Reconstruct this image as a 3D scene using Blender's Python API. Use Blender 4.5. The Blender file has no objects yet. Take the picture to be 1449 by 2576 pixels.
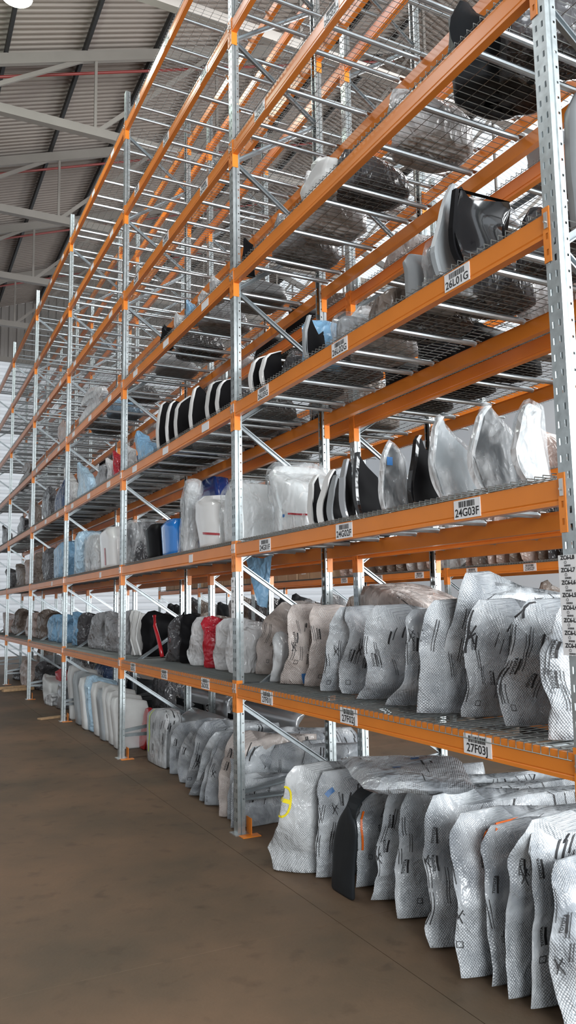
import bpy, math, random
from mathutils import Vector, Matrix, noise

# ------------------------------------------------------------------ camera
SCN = bpy.context.scene
COL = SCN.collection
W, H, F = 1449.0, 2576.0, 1960.18
YAW, PIT, ROL = 0.468367, 0.120519, -0.0159452
CAM = Vector((-2.5396, -2.3183, 1.8135))
_f = Vector((math.sin(YAW)*math.cos(PIT), math.cos(YAW)*math.cos(PIT), math.sin(PIT)))
_r = Vector((math.cos(YAW), -math.sin(YAW), 0)); _u = _r.cross(_f)
RGT = math.cos(ROL)*_r + math.sin(ROL)*_u
UP = -math.sin(ROL)*_r + math.cos(ROL)*_u
FWD = _f
cd = bpy.data.cameras.new('camera'); cd.sensor_fit = 'VERTICAL'; cd.sensor_height = 36.0
cd.lens = F/H*36.0; cd.clip_start = 0.05; cd.clip_end = 200
cam = bpy.data.objects.new('camera', cd); COL.objects.link(cam)
cam.matrix_world = Matrix(((RGT.x, UP.x, -FWD.x, CAM.x), (RGT.y, UP.y, -FWD.y, CAM.y),
                           (RGT.z, UP.z, -FWD.z, CAM.z), (0, 0, 0, 1)))
SCN.camera = cam

def ray(u, v): return RGT*((u-W/2)/F) - UP*((v-H/2)/F) + FWD
def onx(u, v, x): d = ray(u, v); return CAM + d*((x-CAM.x)/d.x)
def ony(u, v, y): d = ray(u, v); return CAM + d*((y-CAM.y)/d.y)
def onz(u, v, z): d = ray(u, v); return CAM + d*((z-CAM.z)/d.z)

# ------------------------------------------------------------------ world, lights, exposure
SCN.view_settings.view_transform = 'Standard'; SCN.view_settings.look = 'None'
SCN.view_settings.gamma = 1.0; SCN.view_settings.use_curve_mapping = False
SCN.view_settings.exposure = 0.32
SCN.cycles.max_bounces = 5; SCN.cycles.diffuse_bounces = 3; SCN.cycles.glossy_bounces = 2
SCN.cycles.transmission_bounces = 4; SCN.cycles.transparent_max_bounces = 8; SCN.cycles.adaptive_threshold = 0.035
SCN.cycles.caustics_reflective = False; SCN.cycles.caustics_refractive = False
SCN.cycles.sample_clamp_indirect = 4.0
wd = bpy.data.worlds.new('sky'); SCN.world = wd; wd.use_nodes = True
wd.node_tree.nodes['Background'].inputs[0].default_value = (0.86, 0.93, 1.0, 1)
wd.node_tree.nodes['Background'].inputs[1].default_value = 1.1

def area(name, loc, target, sx, sy, power, col=(1, 1, 1)):
    l = bpy.data.lights.new(name, 'AREA'); l.shape = 'RECTANGLE'; l.size = sx; l.size_y = sy
    l.energy = power; l.color = col
    o = bpy.data.objects.new(name, l); COL.objects.link(o); o.location = loc
    o.rotation_euler = (Vector(target)-Vector(loc)).to_track_quat('-Z', 'Y').to_euler()
    return o
# daylight through the open loading doors behind and beside the camera and the clerestory, plus an added aisle fill
area('door_daylight', (4.5, -13.0, 4.2), (2.5, 4, 3.2), 24, 8.0, 6200, (0.95, 0.98, 1.0))
area('clerestory_daylight', (17.7, 8.0, 12.0), (2, 6, 4.0), 30, 2.4, 1900, (1.0, 0.99, 0.97))
area('aisle_fill_light', (-4.6, 8.0, 12.0), (-3.4, 8, 0), 1.2, 34, 1700, (0.95, 0.98, 1.0))  # added fill lamp brightening the aisle-side faces; the roof above it is closed

# ------------------------------------------------------------------ materials
MAT = {}
def crumple(nt, vec, scale):
    """crisp facets of crumpled film: two scales of cell distances with warped, upright-stretched coordinates"""
    mp = nt.nodes.new('ShaderNodeMapping'); mp.inputs['Scale'].default_value = (1, 1, 0.6); nt.links.new(vec, mp.inputs[0])
    nz = nt.nodes.new('ShaderNodeTexNoise'); nz.inputs['Scale'].default_value = scale*0.7; nz.inputs['Detail'].default_value = 2; nt.links.new(mp.outputs[0], nz.inputs['Vector'])
    mx = nt.nodes.new('ShaderNodeVectorMath'); mx.operation = 'MULTIPLY_ADD'; mx.inputs[1].default_value = (0.16, 0.16, 0.16)
    nt.links.new(nz.outputs['Color'], mx.inputs[0]); nt.links.new(mp.outputs[0], mx.inputs[2])
    v1 = nt.nodes.new('ShaderNodeTexVoronoi'); v1.inputs['Scale'].default_value = scale; nt.links.new(mx.outputs[0], v1.inputs['Vector'])
    v2 = nt.nodes.new('ShaderNodeTexVoronoi'); v2.inputs['Scale'].default_value = scale*2.7; nt.links.new(mx.outputs[0], v2.inputs['Vector'])
    m2 = nt.nodes.new('ShaderNodeMath'); m2.operation = 'MULTIPLY_ADD'; m2.inputs[1].default_value = 0.35
    nt.links.new(v2.outputs['Distance'], m2.inputs[0]); nt.links.new(v1.outputs['Distance'], m2.inputs[2])
    return m2.outputs[0]
def mat(name, col, rough=0.5, metal=0.0, bump=None, var=0.0, vscale=8.0, spec=0.5, coat=0.0, trans=None):
    m = bpy.data.materials.new(name); m.use_nodes = True; nt = m.node_tree
    b = nt.nodes['Principled BSDF']
    b.inputs['Base Color'].default_value = (*col, 1); b.inputs['Roughness'].default_value = rough
    b.inputs['Metallic'].default_value = metal; b.inputs['Specular IOR Level'].default_value = spec
    b.inputs['Coat Weight'].default_value = coat
    tc = nt.nodes.new('ShaderNodeTexCoord')
    if var > 0:
        n = nt.nodes.new('ShaderNodeTexNoise'); n.inputs['Scale'].default_value = vscale; n.inputs['Detail'].default_value = 6
        nt.links.new(tc.outputs['Object'], n.inputs['Vector'])
        r = nt.nodes.new('ShaderNodeValToRGB')
        r.color_ramp.elements[0].position = 0.3; r.color_ramp.elements[1].position = 0.7
        r.color_ramp.elements[0].color = (*[max(0, c*(1-var)) for c in col], 1)
        r.color_ramp.elements[1].color = (*[min(1, c*(1+var)) for c in col], 1)
        nt.links.new(n.outputs['Fac'], r.inputs['Fac']); nt.links.new(r.outputs['Color'], b.inputs['Base Color'])
    if bump:
        n = nt.nodes.new('ShaderNodeTexNoise'); n.inputs['Scale'].default_value = bump[0]; n.inputs['Detail'].default_value = 4
        n.inputs['Distortion'].default_value = bump[3] if len(bump) > 3 else 0.0
        nt.links.new(tc.outputs['Object'], n.inputs['Vector']); hs = n.outputs['Fac']
        if len(bump) > 3: hs = crumple(nt, tc.outputs['Object'], bump[0])
        bp = nt.nodes.new('ShaderNodeBump'); bp.inputs['Strength'].default_value = bump[1]; bp.inputs['Distance'].default_value = bump[2]
        nt.links.new(hs, bp.inputs['Height']); nt.links.new(bp.outputs['Normal'], b.inputs['Normal'])
    MAT[name] = m
    return m

mat('orange_paint', (0.80, 0.245, 0.030), 0.33, var=0.06, vscale=3, bump=(60, 0.05, 0.002))
mat('galvanised', (0.50, 0.55, 0.56), 0.34, 0.75, var=0.16, vscale=22)
mat('galvanised_tube', (0.38, 0.42, 0.44), 0.30, 0.85, var=0.10, vscale=15)
mat('wire', (0.23, 0.25, 0.245), 0.42, 0.6)
mat('steel_clip', (0.75, 0.75, 0.73), 0.3, 0.9)
mat('label_paper', (0.86, 0.87, 0.88), 0.45)
mat('label_yellow', (0.75, 0.62, 0.08), 0.4)
mat('ink', (0.02, 0.02, 0.022), 0.6)
mat('roof_sheet', (0.255, 0.218, 0.192), 0.55, 0.0, var=0.06, vscale=0.7)
mat('purlin_black', (0.03, 0.03, 0.032), 0.5)
mat('truss_grey', (0.23, 0.21, 0.19), 0.55, var=0.05, vscale=2)
mat('pipe_red', (0.22, 0.03, 0.025), 0.45)
mat('wall_dark_sheet', (0.26, 0.24, 0.225), 0.6)
mat('wood', (0.48, 0.31, 0.17), 0.6, var=0.25, vscale=14)
mat('cardboard', (0.50, 0.35, 0.22), 0.75, var=0.08, vscale=6)
mat('paint_white', (0.80, 0.81, 0.80), 0.16, coat=0.5)
mat('paint_silver', (0.42, 0.44, 0.46), 0.26, 0.45, coat=0.5)
mat('primer_grey', (0.30, 0.325, 0.34), 0.38, var=0.05)
mat('panel_pale', (0.62, 0.63, 0.62), 0.4, var=0.05)
mat('black_plastic', (0.008, 0.008, 0.009), 0.45, bump=(30, 0.12, 0.003), spec=0.06)
mat('black_gloss', (0.010, 0.010, 0.011), 0.08, coat=0.6)
mat('charcoal', (0.020, 0.023, 0.026), 0.4, spec=0.15)
mat('paint_blue', (0.015, 0.20, 0.62), 0.2, coat=0.5)
mat('paint_navy', (0.012, 0.035, 0.16), 0.2, coat=0.5)
mat('film_blue', (0.22, 0.42, 0.62), 0.22, bump=(9, 0.8, 0.05, 0.6), var=0.18, vscale=3)
mat('film_pale_blue', (0.42, 0.60, 0.74), 0.2, bump=(9, 0.8, 0.05, 0.6), var=0.18, vscale=3)
mat('film_navy', (0.05, 0.085, 0.17), 0.22, bump=(9, 0.8, 0.05, 0.6), var=0.18, vscale=3)
mat('film_grey', (0.28, 0.29, 0.30), 0.18, bump=(9, 0.8, 0.05, 0.6), var=0.18, vscale=3)
mat('film_dark', (0.075, 0.075, 0.08), 0.16, bump=(9, 0.8, 0.05, 0.6), var=0.18, vscale=3)
mat('film_white', (0.56, 0.57, 0.575), 0.18, bump=(9, 0.8, 0.05, 0.6), var=0.18, vscale=3)
mat('film_brown', (0.20, 0.165, 0.14), 0.25, bump=(9, 0.8, 0.05, 0.6), var=0.18, vscale=3)
mat('film_pink', (0.48, 0.38, 0.34), 0.25, bump=(9, 0.8, 0.05, 0.6), var=0.18, vscale=3)
mat('paint_red', (0.42, 0.012, 0.02), 0.2, coat=0.4)
mat('film_red', (0.42, 0.02, 0.035), 0.2, bump=(9, 0.8, 0.05, 0.6), var=0.18, vscale=3)
mat('orange_strap', (0.85, 0.16, 0.012), 0.4)
mat('tape_yellow', (0.85, 0.70, 0.03), 0.35)
mat('tape_blue', (0.03, 0.14, 0.36), 0.4)
mat('tape_lime', (0.55, 0.72, 0.14), 0.45)
mat('chrome', (0.8, 0.8, 0.8), 0.08, 1.0)
mat('lamp_glass', (0.1, 0.1, 0.1), 0.05, coat=1.0)

def bubble_mat(name, col, dark, pitch=0.0100):
    m = bpy.data.materials.new(name); m.use_nodes = True; nt = m.node_tree; N = nt.nodes; Lk = nt.links
    b = N['Principled BSDF']; b.inputs['Roughness'].default_value = 0.16; b.inputs['Specular IOR Level'].default_value = 0.7
    uv = N.new('ShaderNodeUVMap')
    mp = N.new('ShaderNodeMapping'); mp.inputs['Rotation'].default_value = (0, 0, math.radians(45)); mp.inputs['Scale'].default_value = (1, 0.9, 1)
    vo = N.new('ShaderNodeTexVoronoi'); vo.voronoi_dimensions = '2D'; vo.inputs['Scale'].default_value = 1/pitch; vo.inputs['Randomness'].default_value = 0.12
    Lk.new(uv.outputs[0], mp.inputs[0]); Lk.new(mp.outputs[0], vo.inputs['Vector'])
    tc = N.new('ShaderNodeTexCoord')
    n1 = N.new('ShaderNodeTexNoise'); n1.inputs['Scale'].default_value = 3.2; n1.inputs['Detail'].default_value = 5; Lk.new(tc.outputs['Object'], n1.inputs['Vector'])
    rp = N.new('ShaderNodeValToRGB'); rp.color_ramp.elements[0].position = 0.36; rp.color_ramp.elements[1].position = 0.62
    rp.color_ramp.elements[0].color = (*dark, 1); rp.color_ramp.elements[1].color = (*col, 1); Lk.new(n1.outputs['Fac'], rp.inputs['Fac'])
    # bubbles: darker gaps in patches where the film lies tight
    d = N.new('ShaderNodeMapRange'); d.inputs['From Min'].default_value = 0.25; d.inputs['From Max'].default_value = 0.62
    d.inputs['To Min'].default_value = 0.0; d.inputs['To Max'].default_value = 1.0; Lk.new(vo.outputs['Distance'], d.inputs['Value'])
    n2 = N.new('ShaderNodeTexNoise'); n2.inputs['Scale'].default_value = 4.0; n2.inputs['Detail'].default_value = 2; Lk.new(tc.outputs['Object'], n2.inputs['Vector'])
    pm = N.new('ShaderNodeMapRange'); pm.inputs['From Min'].default_value = 0.42; pm.inputs['From Max'].default_value = 0.58; Lk.new(n2.outputs['Fac'], pm.inputs['Value'])
    mu = N.new('ShaderNodeMath'); mu.operation = 'MULTIPLY'; Lk.new(d.outputs[0], mu.inputs[0]); Lk.new(pm.outputs[0], mu.inputs[1])
    mx = N.new('ShaderNodeMix'); mx.data_type = 'RGBA'; mx.inputs['B'].default_value = (dark[0]*0.32, dark[1]*0.34, dark[2]*0.36, 1)
    sc = N.new('ShaderNodeMath'); sc.operation = 'MULTIPLY'; sc.inputs[1].default_value = 0.75; Lk.new(mu.outputs[0], sc.inputs[0])
    Lk.new(sc.outputs[0], mx.inputs['Factor']); Lk.new(rp.outputs[0], mx.inputs['A']); Lk.new(mx.outputs['Result'], b.inputs['Base Color'])
    bp = N.new('ShaderNodeBump'); bp.invert = True; bp.inputs['Strength'].default_value = 1.0; bp.inputs['Distance'].default_value = 0.005
    pm2 = N.new('ShaderNodeMapRange'); pm2.inputs['From Min'].default_value = 0.40; pm2.inputs['From Max'].default_value = 0.56; pm2.inputs['To Min'].default_value = 0.12; Lk.new(n2.outputs['Fac'], pm2.inputs['Value'])
    hm = N.new('ShaderNodeMath'); hm.operation = 'MULTIPLY'; Lk.new(vo.outputs['Distance'], hm.inputs[0]); Lk.new(pm2.outputs[0], hm.inputs[1])
    Lk.new(hm.outputs[0], bp.inputs['Height'])
    hs = crumple(nt, tc.outputs['Object'], 11)
    b2 = N.new('ShaderNodeBump'); b2.inputs['Strength'].default_value = 0.45; b2.inputs['Distance'].default_value = 0.03
    Lk.new(hs, b2.inputs['Height']); Lk.new(bp.outputs['Normal'], b2.inputs['Normal']); Lk.new(b2.outputs['Normal'], b.inputs['Normal'])
    MAT[name] = m
bubble_mat('bubble_wrap', (0.60, 0.635, 0.66), (0.25, 0.275, 0.30))
bubble_mat('bubble_wrap_white', (0.66, 0.68, 0.69), (0.44, 0.46, 0.47))
bubble_mat('bubble_wrap_orange_bounce', (0.66, 0.595, 0.555), (0.42, 0.365, 0.335))  # same wrap with light reflected off the orange painted into its colour

def clear_mat():
    m = bpy.data.materials.new('clear_film'); m.use_nodes = True; nt = m.node_tree; N = nt.nodes; Lk = nt.links
    out = N['Material Output']; N.remove(N['Principled BSDF'])
    tr = N.new('ShaderNodeBsdfTransparent'); tr.inputs[0].default_value = (0.93, 0.95, 0.96, 1)
    gl = N.new('ShaderNodeBsdfPrincipled'); gl.inputs['Base Color'].default_value = (0.88, 0.90, 0.91, 1); gl.inputs['Roughness'].default_value = 0.12
    tc = N.new('ShaderNodeTexCoord')
    hs = crumple(nt, tc.outputs['Object'], 8)
    bp = N.new('ShaderNodeBump'); bp.inputs['Strength'].default_value = 0.9; bp.inputs['Distance'].default_value = 0.06; Lk.new(hs, bp.inputs['Height'])
    Lk.new(bp.outputs['Normal'], gl.inputs['Normal'])
    n2 = N.new('ShaderNodeTexNoise'); n2.inputs['Scale'].default_value = 7; n2.inputs['Detail'].default_value = 5; n2.inputs['Distortion'].default_value = 0.6
    m3 = N.new('ShaderNodeMapping'); m3.inputs['Scale'].default_value = (1, 1, 0.35); Lk.new(tc.outputs['Object'], m3.inputs[0]); Lk.new(m3.outputs[0], n2.inputs['Vector'])
    mr = N.new('ShaderNodeMapRange'); mr.inputs['From Min'].default_value = 0.40; mr.inputs['From Max'].default_value = 0.70
    mr.inputs['To Min'].default_value = 0.07; mr.inputs['To Max'].default_value = 0.55; Lk.new(n2.outputs['Fac'], mr.inputs['Value'])
    ms = N.new('ShaderNodeMixShader'); Lk.new(mr.outputs[0], ms.inputs[0]); Lk.new(tr.outputs[0], ms.inputs[1]); Lk.new(gl.outputs[0], ms.inputs[2])
    Lk.new(ms.outputs[0], out.inputs[0]); MAT['clear_film'] = m
clear_mat()

def wall_light_mat():
    m = bpy.data.materials.new('wall_pale_sheet'); m.use_nodes = True; nt = m.node_tree; N = nt.nodes; Lk = nt.links
    b = N['Principled BSDF']; b.inputs['Base Color'].default_value = (0.74, 0.75, 0.76, 1); b.inputs['Roughness'].default_value = 0.5
    t = N.new('ShaderNodeBsdfTranslucent'); t.inputs[0].default_value = (0.75, 0.76, 0.78, 1)
    ms = N.new('ShaderNodeMixShader'); ms.inputs[0].default_value = 0.35
    Lk.new(b.outputs[0], ms.inputs[1]); Lk.new(t.outputs[0], ms.inputs[2]); Lk.new(ms.outputs[0], N['Material Output'].inputs[0])
    MAT['wall_pale_sheet'] = m
wall_light_mat()

def skylight_mat():
    m = bpy.data.materials.new('skylight_sheet'); m.use_nodes = True; nt = m.node_tree; N = nt.nodes; Lk = nt.links
    b = N['Principled BSDF']; b.inputs['Base Color'].default_value = (0.8, 0.82, 0.83, 1); b.inputs['Roughness'].default_value = 0.3
    t = N.new('ShaderNodeBsdfTransparent'); t.inputs[0].default_value = (0.96, 0.97, 0.97, 1)
    ms = N.new('ShaderNodeMixShader'); ms.inputs[0].default_value = 0.82
    Lk.new(b.outputs[0], ms.inputs[1]); Lk.new(t.outputs[0], ms.inputs[2]); Lk.new(ms.outputs[0], N['Material Output'].inputs[0])
    MAT['skylight_sheet'] = m
skylight_mat()
def floor_mat():
    m = bpy.data.materials.new('concrete_floor'); m.use_nodes = True; nt = m.node_tree; N = nt.nodes; Lk = nt.links
    b = N['Principled BSDF']; tc = N.new('ShaderNodeTexCoord')
    n = N.new('ShaderNodeTexNoise'); n.inputs['Scale'].default_value = 0.7; n.inputs['Detail'].default_value = 8; n.inputs['Roughness'].default_value = 0.6
    Lk.new(tc.outputs['Object'], n.inputs['Vector'])
    r = N.new('ShaderNodeValToRGB'); e = r.color_ramp.elements
    e[0].position = 0.36; e[0].color = (0.090, 0.066, 0.042, 1); e[1].position = 0.66; e[1].color = (0.172, 0.106, 0.062, 1)
    Lk.new(n.outputs['Fac'], r.inputs['Fac'])
    n2 = N.new('ShaderNodeTexNoise'); n2.inputs['Scale'].default_value = 6; n2.inputs['Detail'].default_value = 6; Lk.new(tc.outputs['Object'], n2.inputs['Vector'])
    mr = N.new('ShaderNodeMapRange'); mr.inputs['From Min'].default_value = 0.25; mr.inputs['From Max'].default_value = 0.42; mr.inputs['To Min'].default_value = 0.62; Lk.new(n2.outputs['Fac'], mr.inputs['Value'])
    mx = N.new('ShaderNodeMix'); mx.data_type = 'RGBA'; mx.blend_type = 'MULTIPLY'; mx.inputs['Factor'].default_value = 1.0
    Lk.new(r.outputs[0], mx.inputs['A']); Lk.new(mr.outputs[0], mx.inputs['B']); Lk.new(mx.outputs['Result'], b.inputs['Base Color'])
    b.inputs['Roughness'].default_value = 0.62; b.inputs['Specular IOR Level'].default_value = 0.35
    n3 = N.new('ShaderNodeTexNoise'); n3.inputs['Scale'].default_value = 40; n3.inputs['Detail'].default_value = 5; Lk.new(tc.outputs['Object'], n3.inputs['Vector'])
    bp = N.new('ShaderNodeBump'); bp.inputs['Strength'].default_value = 0.12; bp.inputs['Distance'].default_value = 0.01; Lk.new(n3.outputs['Fac'], bp.inputs['Height']); Lk.new(bp.outputs['Normal'], b.inputs['Normal'])
    MAT['concrete_floor'] = m
floor_mat()

def emit_mat(name, col, s):
    m = bpy.data.materials.new(name); m.use_nodes = True; b = m.node_tree.nodes['Principled BSDF']
    b.inputs['Emission Color'].default_value = (*col, 1); b.inputs['Emission Strength'].default_value = s; MAT[name] = m
emit_mat('lamp_glow', (0.85, 1.0, 0.88), 30)

# ------------------------------------------------------------------ mesh helpers
class MB:
    def __init__(s): s.v = []; s.f = []; s.uv = None
    def add(s, vs, fs):
        o = len(s.v); s.v += [tuple(p) for p in vs]; s.f += [tuple(i+o for i in f) for f in fs]; return s
    def box(s, x0, x1, y0, y1, z0, z1):
        return s.add([(x0,y0,z0),(x1,y0,z0),(x1,y1,z0),(x0,y1,z0),(x0,y0,z1),(x1,y0,z1),(x1,y1,z1),(x0,y1,z1)],
                     [(0,3,2,1),(4,5,6,7),(0,1,5,4),(1,2,6,5),(2,3,7,6),(3,0,4,7)])
    def tube(s, path, r, n=4, cap=True, rot=0.0):
        P = [Vector(p) for p in path]; rings = []
        for i, p in enumerate(P):
            a = P[max(0, i-1)]; b = P[min(len(P)-1, i+1)]; t = (b-a).normalized()
            ref = Vector((0, 0, 1)) if abs(t.z) < 0.9 else Vector((1, 0, 0))
            x = t.cross(ref).normalized(); y = x.cross(t)
            rings.append([p + (x*math.cos(rot+2*math.pi*k/n) + y*math.sin(rot+2*math.pi*k/n))*r for k in range(n)])
        vs = [q for rg in rings for q in rg]; fs = []
        for i in range(len(P)-1):
            for k in range(n):
                fs.append((i*n+k, i*n+(k+1) % n, (i+1)*n+(k+1) % n, (i+1)*n+k))
        if cap: fs += [tuple(range(n-1, -1, -1)), tuple((len(P)-1)*n+k for k in range(n))]
        return s.add(vs, fs)
    def mesh(s, name, m, smooth=False):
        me = bpy.data.meshes.new(name); me.from_pydata(s.v, [], s.f)
        if s.uv is not None:
            ul = me.uv_layers.new(name='UVMap')
            for lp in me.loops: ul.data[lp.index].uv = s.uv[lp.vertex_index]
        me.materials.append(MAT[m] if isinstance(m, str) else m)
        if smooth: me.polygons.foreach_set('use_smooth', [True]*len(me.polygons))
        me.update(); return me

def link(name, me, parent=None, loc=None, rot=None):
    o = bpy.data.objects.new(name, me); COL.objects.link(o)
    if parent is not None: o.parent = parent
    if loc is not None: o.location = loc
    if rot is not None: o.rotation_euler = rot
    return o
def tag(o, label, cat, group=None):
    o['label'] = label; o['category'] = cat
    if group: o['group'] = group
    return o
def thing(name, label, cat, loc=(0, 0, 0), group=None):
    o = bpy.data.objects.new(name, None); COL.objects.link(o); o.location = loc; o.empty_display_size = 0.1
    return tag(o, label, cat, group)
def struct(name, me, parent=None):
    o = link(name, me, parent)
    if parent is None: o['kind'] = 'structure'
    return o

_txt = {}
def text_mesh(body, size, m='ink', bold=0.0):
    key = (body, size, m, bold)
    if key not in _txt:
        c = bpy.data.curves.new('lettering', 'FONT'); c.body = body; c.size = size; c.align_x = 'CENTER'; c.align_y = 'CENTER'; c.offset = bold
        c.resolution_u = 3
        o = bpy.data.objects.new('lettering', c)
        me = bpy.data.meshes.new_from_object(o); bpy.data.objects.remove(o); bpy.data.curves.remove(c)
        me.name = 'lettering'; me.materials.clear(); me.materials.append(MAT[m]); _txt[key] = me
    return _txt[key]

ORD = ['first', 'second', 'third', 'fourth', 'fifth', 'sixth', 'seventh', 'eighth', 'ninth', 'tenth']
# ------------------------------------------------------------------ dimensions
L = 3.68                       # bay pitch along Y
LV = [0.0, 1.190, 2.339, 3.543, 4.731, 5.929, 7.113, 8.318]
TOP = 8.78; PW = 0.085; PD = 0.066; BH = 0.112; RD = 0.925
NB = 6
RUN_B = 1.19; RUN_C = 5.1
def post_y(k): return k*L + (0.035 if k == 0 else 0.0)
PWK = 0.08

# ------------------------------------------------------------------ building
fl = MB()
floor = bpy.data.objects.new('floor', None); COL.objects.link(floor); floor['kind'] = 'structure'
xs = [-14.0, -9.37, -4.77, -0.17, 4.43, 9.03, 13.63, 18.0]; ys = [-14.0, -12.1, -7.46, -2.83, 1.80, 6.43, 11.06, 15.69, 20.32, 24.95, 31.0]
g = 0.0022
for i in range(len(xs)-1):
    for j in range(len(ys)-1):
        b = MB().box(xs[i]+g, xs[i+1]-g, ys[j]+g, ys[j+1]-g, -0.12, 0.0)
        link('floor_slab', b.mesh('floor_slab', 'concrete_floor'), floor)
link('slab_bed', MB().box(-14, 18, -14, 31, -0.2, -0.006).mesh('slab_bed', 'concrete_floor'), floor)

RX0, RZ0, RS = -0.98, 13.73, 0.36          # roof height at RX0, slope
RIDGE = 9.5; EAVE = -14.0; RIGHT = 18.0
def roof_z(x): return RZ0 + RS*((x if x <= RIDGE else 2*RIDGE-x)-RX0)
def roof_sheet(x0, x1):
    m = MB(); p = 0.165; d = 0.052; y = -14.0; prof = []
    while y < 31.0:
        prof += [(y, 0), (y+0.05, 0), (y+0.072, d), (y+0.142, d)]; y += p
    prof.append((y, 0))
    vs = []
    for yy, h in prof: vs += [(x0, yy, roof_z(x0)+h), (x1, yy, roof_z(x1)+h)]
    fs = [(2*i, 2*i+1, 2*i+3, 2*i+2) for i in range(len(prof)-1)]
    return m.add(vs, fs)
ceil = bpy.data.objects.new('ceiling', None); COL.objects.link(ceil); ceil['kind'] = 'structure'
link('roof_cladding', roof_sheet(EAVE, RIDGE).mesh('roof_cladding', 'roof_sheet'), ceil)
link('roof_cladding', roof_sheet(RIDGE, 12.6).mesh('roof_cladding', 'roof_sheet'), ceil)
link('roof_cladding', roof_sheet(17.2, RIGHT).mesh('roof_cladding', 'roof_sheet'), ceil)
link('roof_light_sheet', roof_sheet(12.6, 17.2).mesh('roof_light_sheet', 'skylight_sheet'), ceil)
px = -0.85-1.66*7
while px < RIGHT-0.3:
    z = roof_z(px)
    link('purlin', MB().box(px-0.035, px+0.035, -14, 31, z-0.19, z-0.004).mesh('purlin', 'purlin_black'), ceil)
    px += 1.66
TY = [1.0+4.32*i for i in range(-3, 7)]
ZB = 12.3
def bar(m, a, b, w, h):
    a = Vector(a); b = Vector(b); t = (b-a).normalized(); s = Vector((0, 1, 0)); n = t.cross(s).normalized()
    vs = []
    for p in (a, b):
        for i, j in ((-1, -1), (1, -1), (1, 1), (-1, 1)): vs.append(p + s*(i*w/2) + n*(j*h/2))
    m.add(vs, [(0,1,2,3),(7,6,5,4),(0,4,5,1),(1,5,6,2),(2,6,7,3),(3,7,4,0)])
for ti, ty in enumerate(TY):
    tr = thing('roof_truss', f'grey steel roof truss, {ORD[9-ti]} from the far corrugated wall', 'truss', (0, ty, 0), 'roof trusses')
    xl, xr = EAVE+0.1, RIGHT-0.1
    m = MB(); bar(m, (xl, 0, roof_z(xl)-0.32), (RIDGE, 0, roof_z(RIDGE)-0.32), 0.10, 0.24); link('top_chord', m.mesh('top_chord', 'truss_grey'), tr)
    m = MB(); bar(m, (RIDGE, 0, roof_z(RIDGE)-0.32), (xr, 0, roof_z(xr)-0.32), 0.10, 0.24); link('top_chord', m.mesh('top_chord', 'truss_grey'), tr)
    xb = RX0 - (RZ0-0.32-ZB)/RS - 0.2
    m = MB(); bar(m, (xb, 0, ZB), (xr, 0, ZB), 0.16, 0.20); link('bottom_chord', m.mesh('bottom_chord', 'truss_grey'), tr)
    nx = 1.05 if True else 0
    xp = nx-2.9; prev = None
    while xp < 17:
        zt = roof_z(xp)-0.32
        if zt > ZB+0.4:
            m = MB(); bar(m, (xp, 0, ZB), (xp, 0, zt), 0.05, 0.06); link('web_post', m.mesh('web_post', 'truss_grey'), tr)
            xn = xp+2.9; m = MB(); bar(m, (xp, 0, ZB), (xn, 0, roof_z(xn)-0.32), 0.05, 0.09); link('web_diagonal', m.mesh('web_diagonal', 'truss_grey'), tr)
        xp += 2.9
for i, ty in enumerate(TY):
    m = MB(); x0, x1 = EAVE+0.5, RIDGE
    m.tube([(x0, ty+0.45, roof_z(x0)-0.42), (x1, ty+0.45, roof_z(x1)-0.42)], 0.032, 8)
    tag(link('sprinkler_pipe', m.mesh('sprinkler_pipe', 'pipe_red')), f'dark red sprinkler pipe under the roof, {ORD[9-i]} from the far corrugated wall', 'pipe', 'sprinkler pipes')
# end wall: dark vertical cladding above, pale horizontal sheeting below
WY = 31.0; WB = 12.2
wf = bpy.data.objects.new('wall_far', None); COL.objects.link(wf); wf['kind'] = 'structure'
m = MB(); x = EAVE; prof = []
while x < RIGHT: prof += [(x, 0), (x+0.12, 0), (x+0.16, 0.05), (x+0.28, 0.05)]; x += 0.32
vs = []
for xx, h in prof: vs += [(xx, WY+h, WB), (xx, WY+h, max(WB+0.01, roof_z(xx)))]
m.add(vs, [(2*i, 2*i+1, 2*i+3, 2*i+2) for i in range(len(prof)-1)]); link('gable_cladding', m.mesh('gable_cladding', 'wall_dark_sheet'), wf)
m = MB(); z = 0.0; prof = []
while z < WB: prof += [(z, 0), (z+0.10, 0), (z+0.15, 0.07), (z+0.25, 0.07)]; z += 0.30
vs = []
for zz, h in prof: vs += [(EAVE, WY+h, min(zz, WB)), (RIGHT, WY+h, min(zz, WB))]
m.add(vs, [(2*i, 2*i+1, 2*i+3, 2*i+2) for i in range(len(prof)-1)]); link('wall_sheeting', m.mesh('wall_sheeting', 'wall_pale_sheet'), wf)
link('wall_girt', MB().box(EAVE, RIGHT, WY-0.12, WY-0.01, WB-0.1, WB+0.1).mesh('wall_girt', 'truss_grey'), wf)
struct('wall_right', MB().box(18.0, 18.15, -14, 31, 0, 10.8).box(18.0, 18.15, -14, 31, 13.2, 14.5).mesh('wall_right', 'wall_pale_sheet'))
struct('wall_left', MB().box(-14.2, -14.0, -14, 31, 0, 9.0).mesh('wall_left', 'wall_pale_sheet'))

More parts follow.
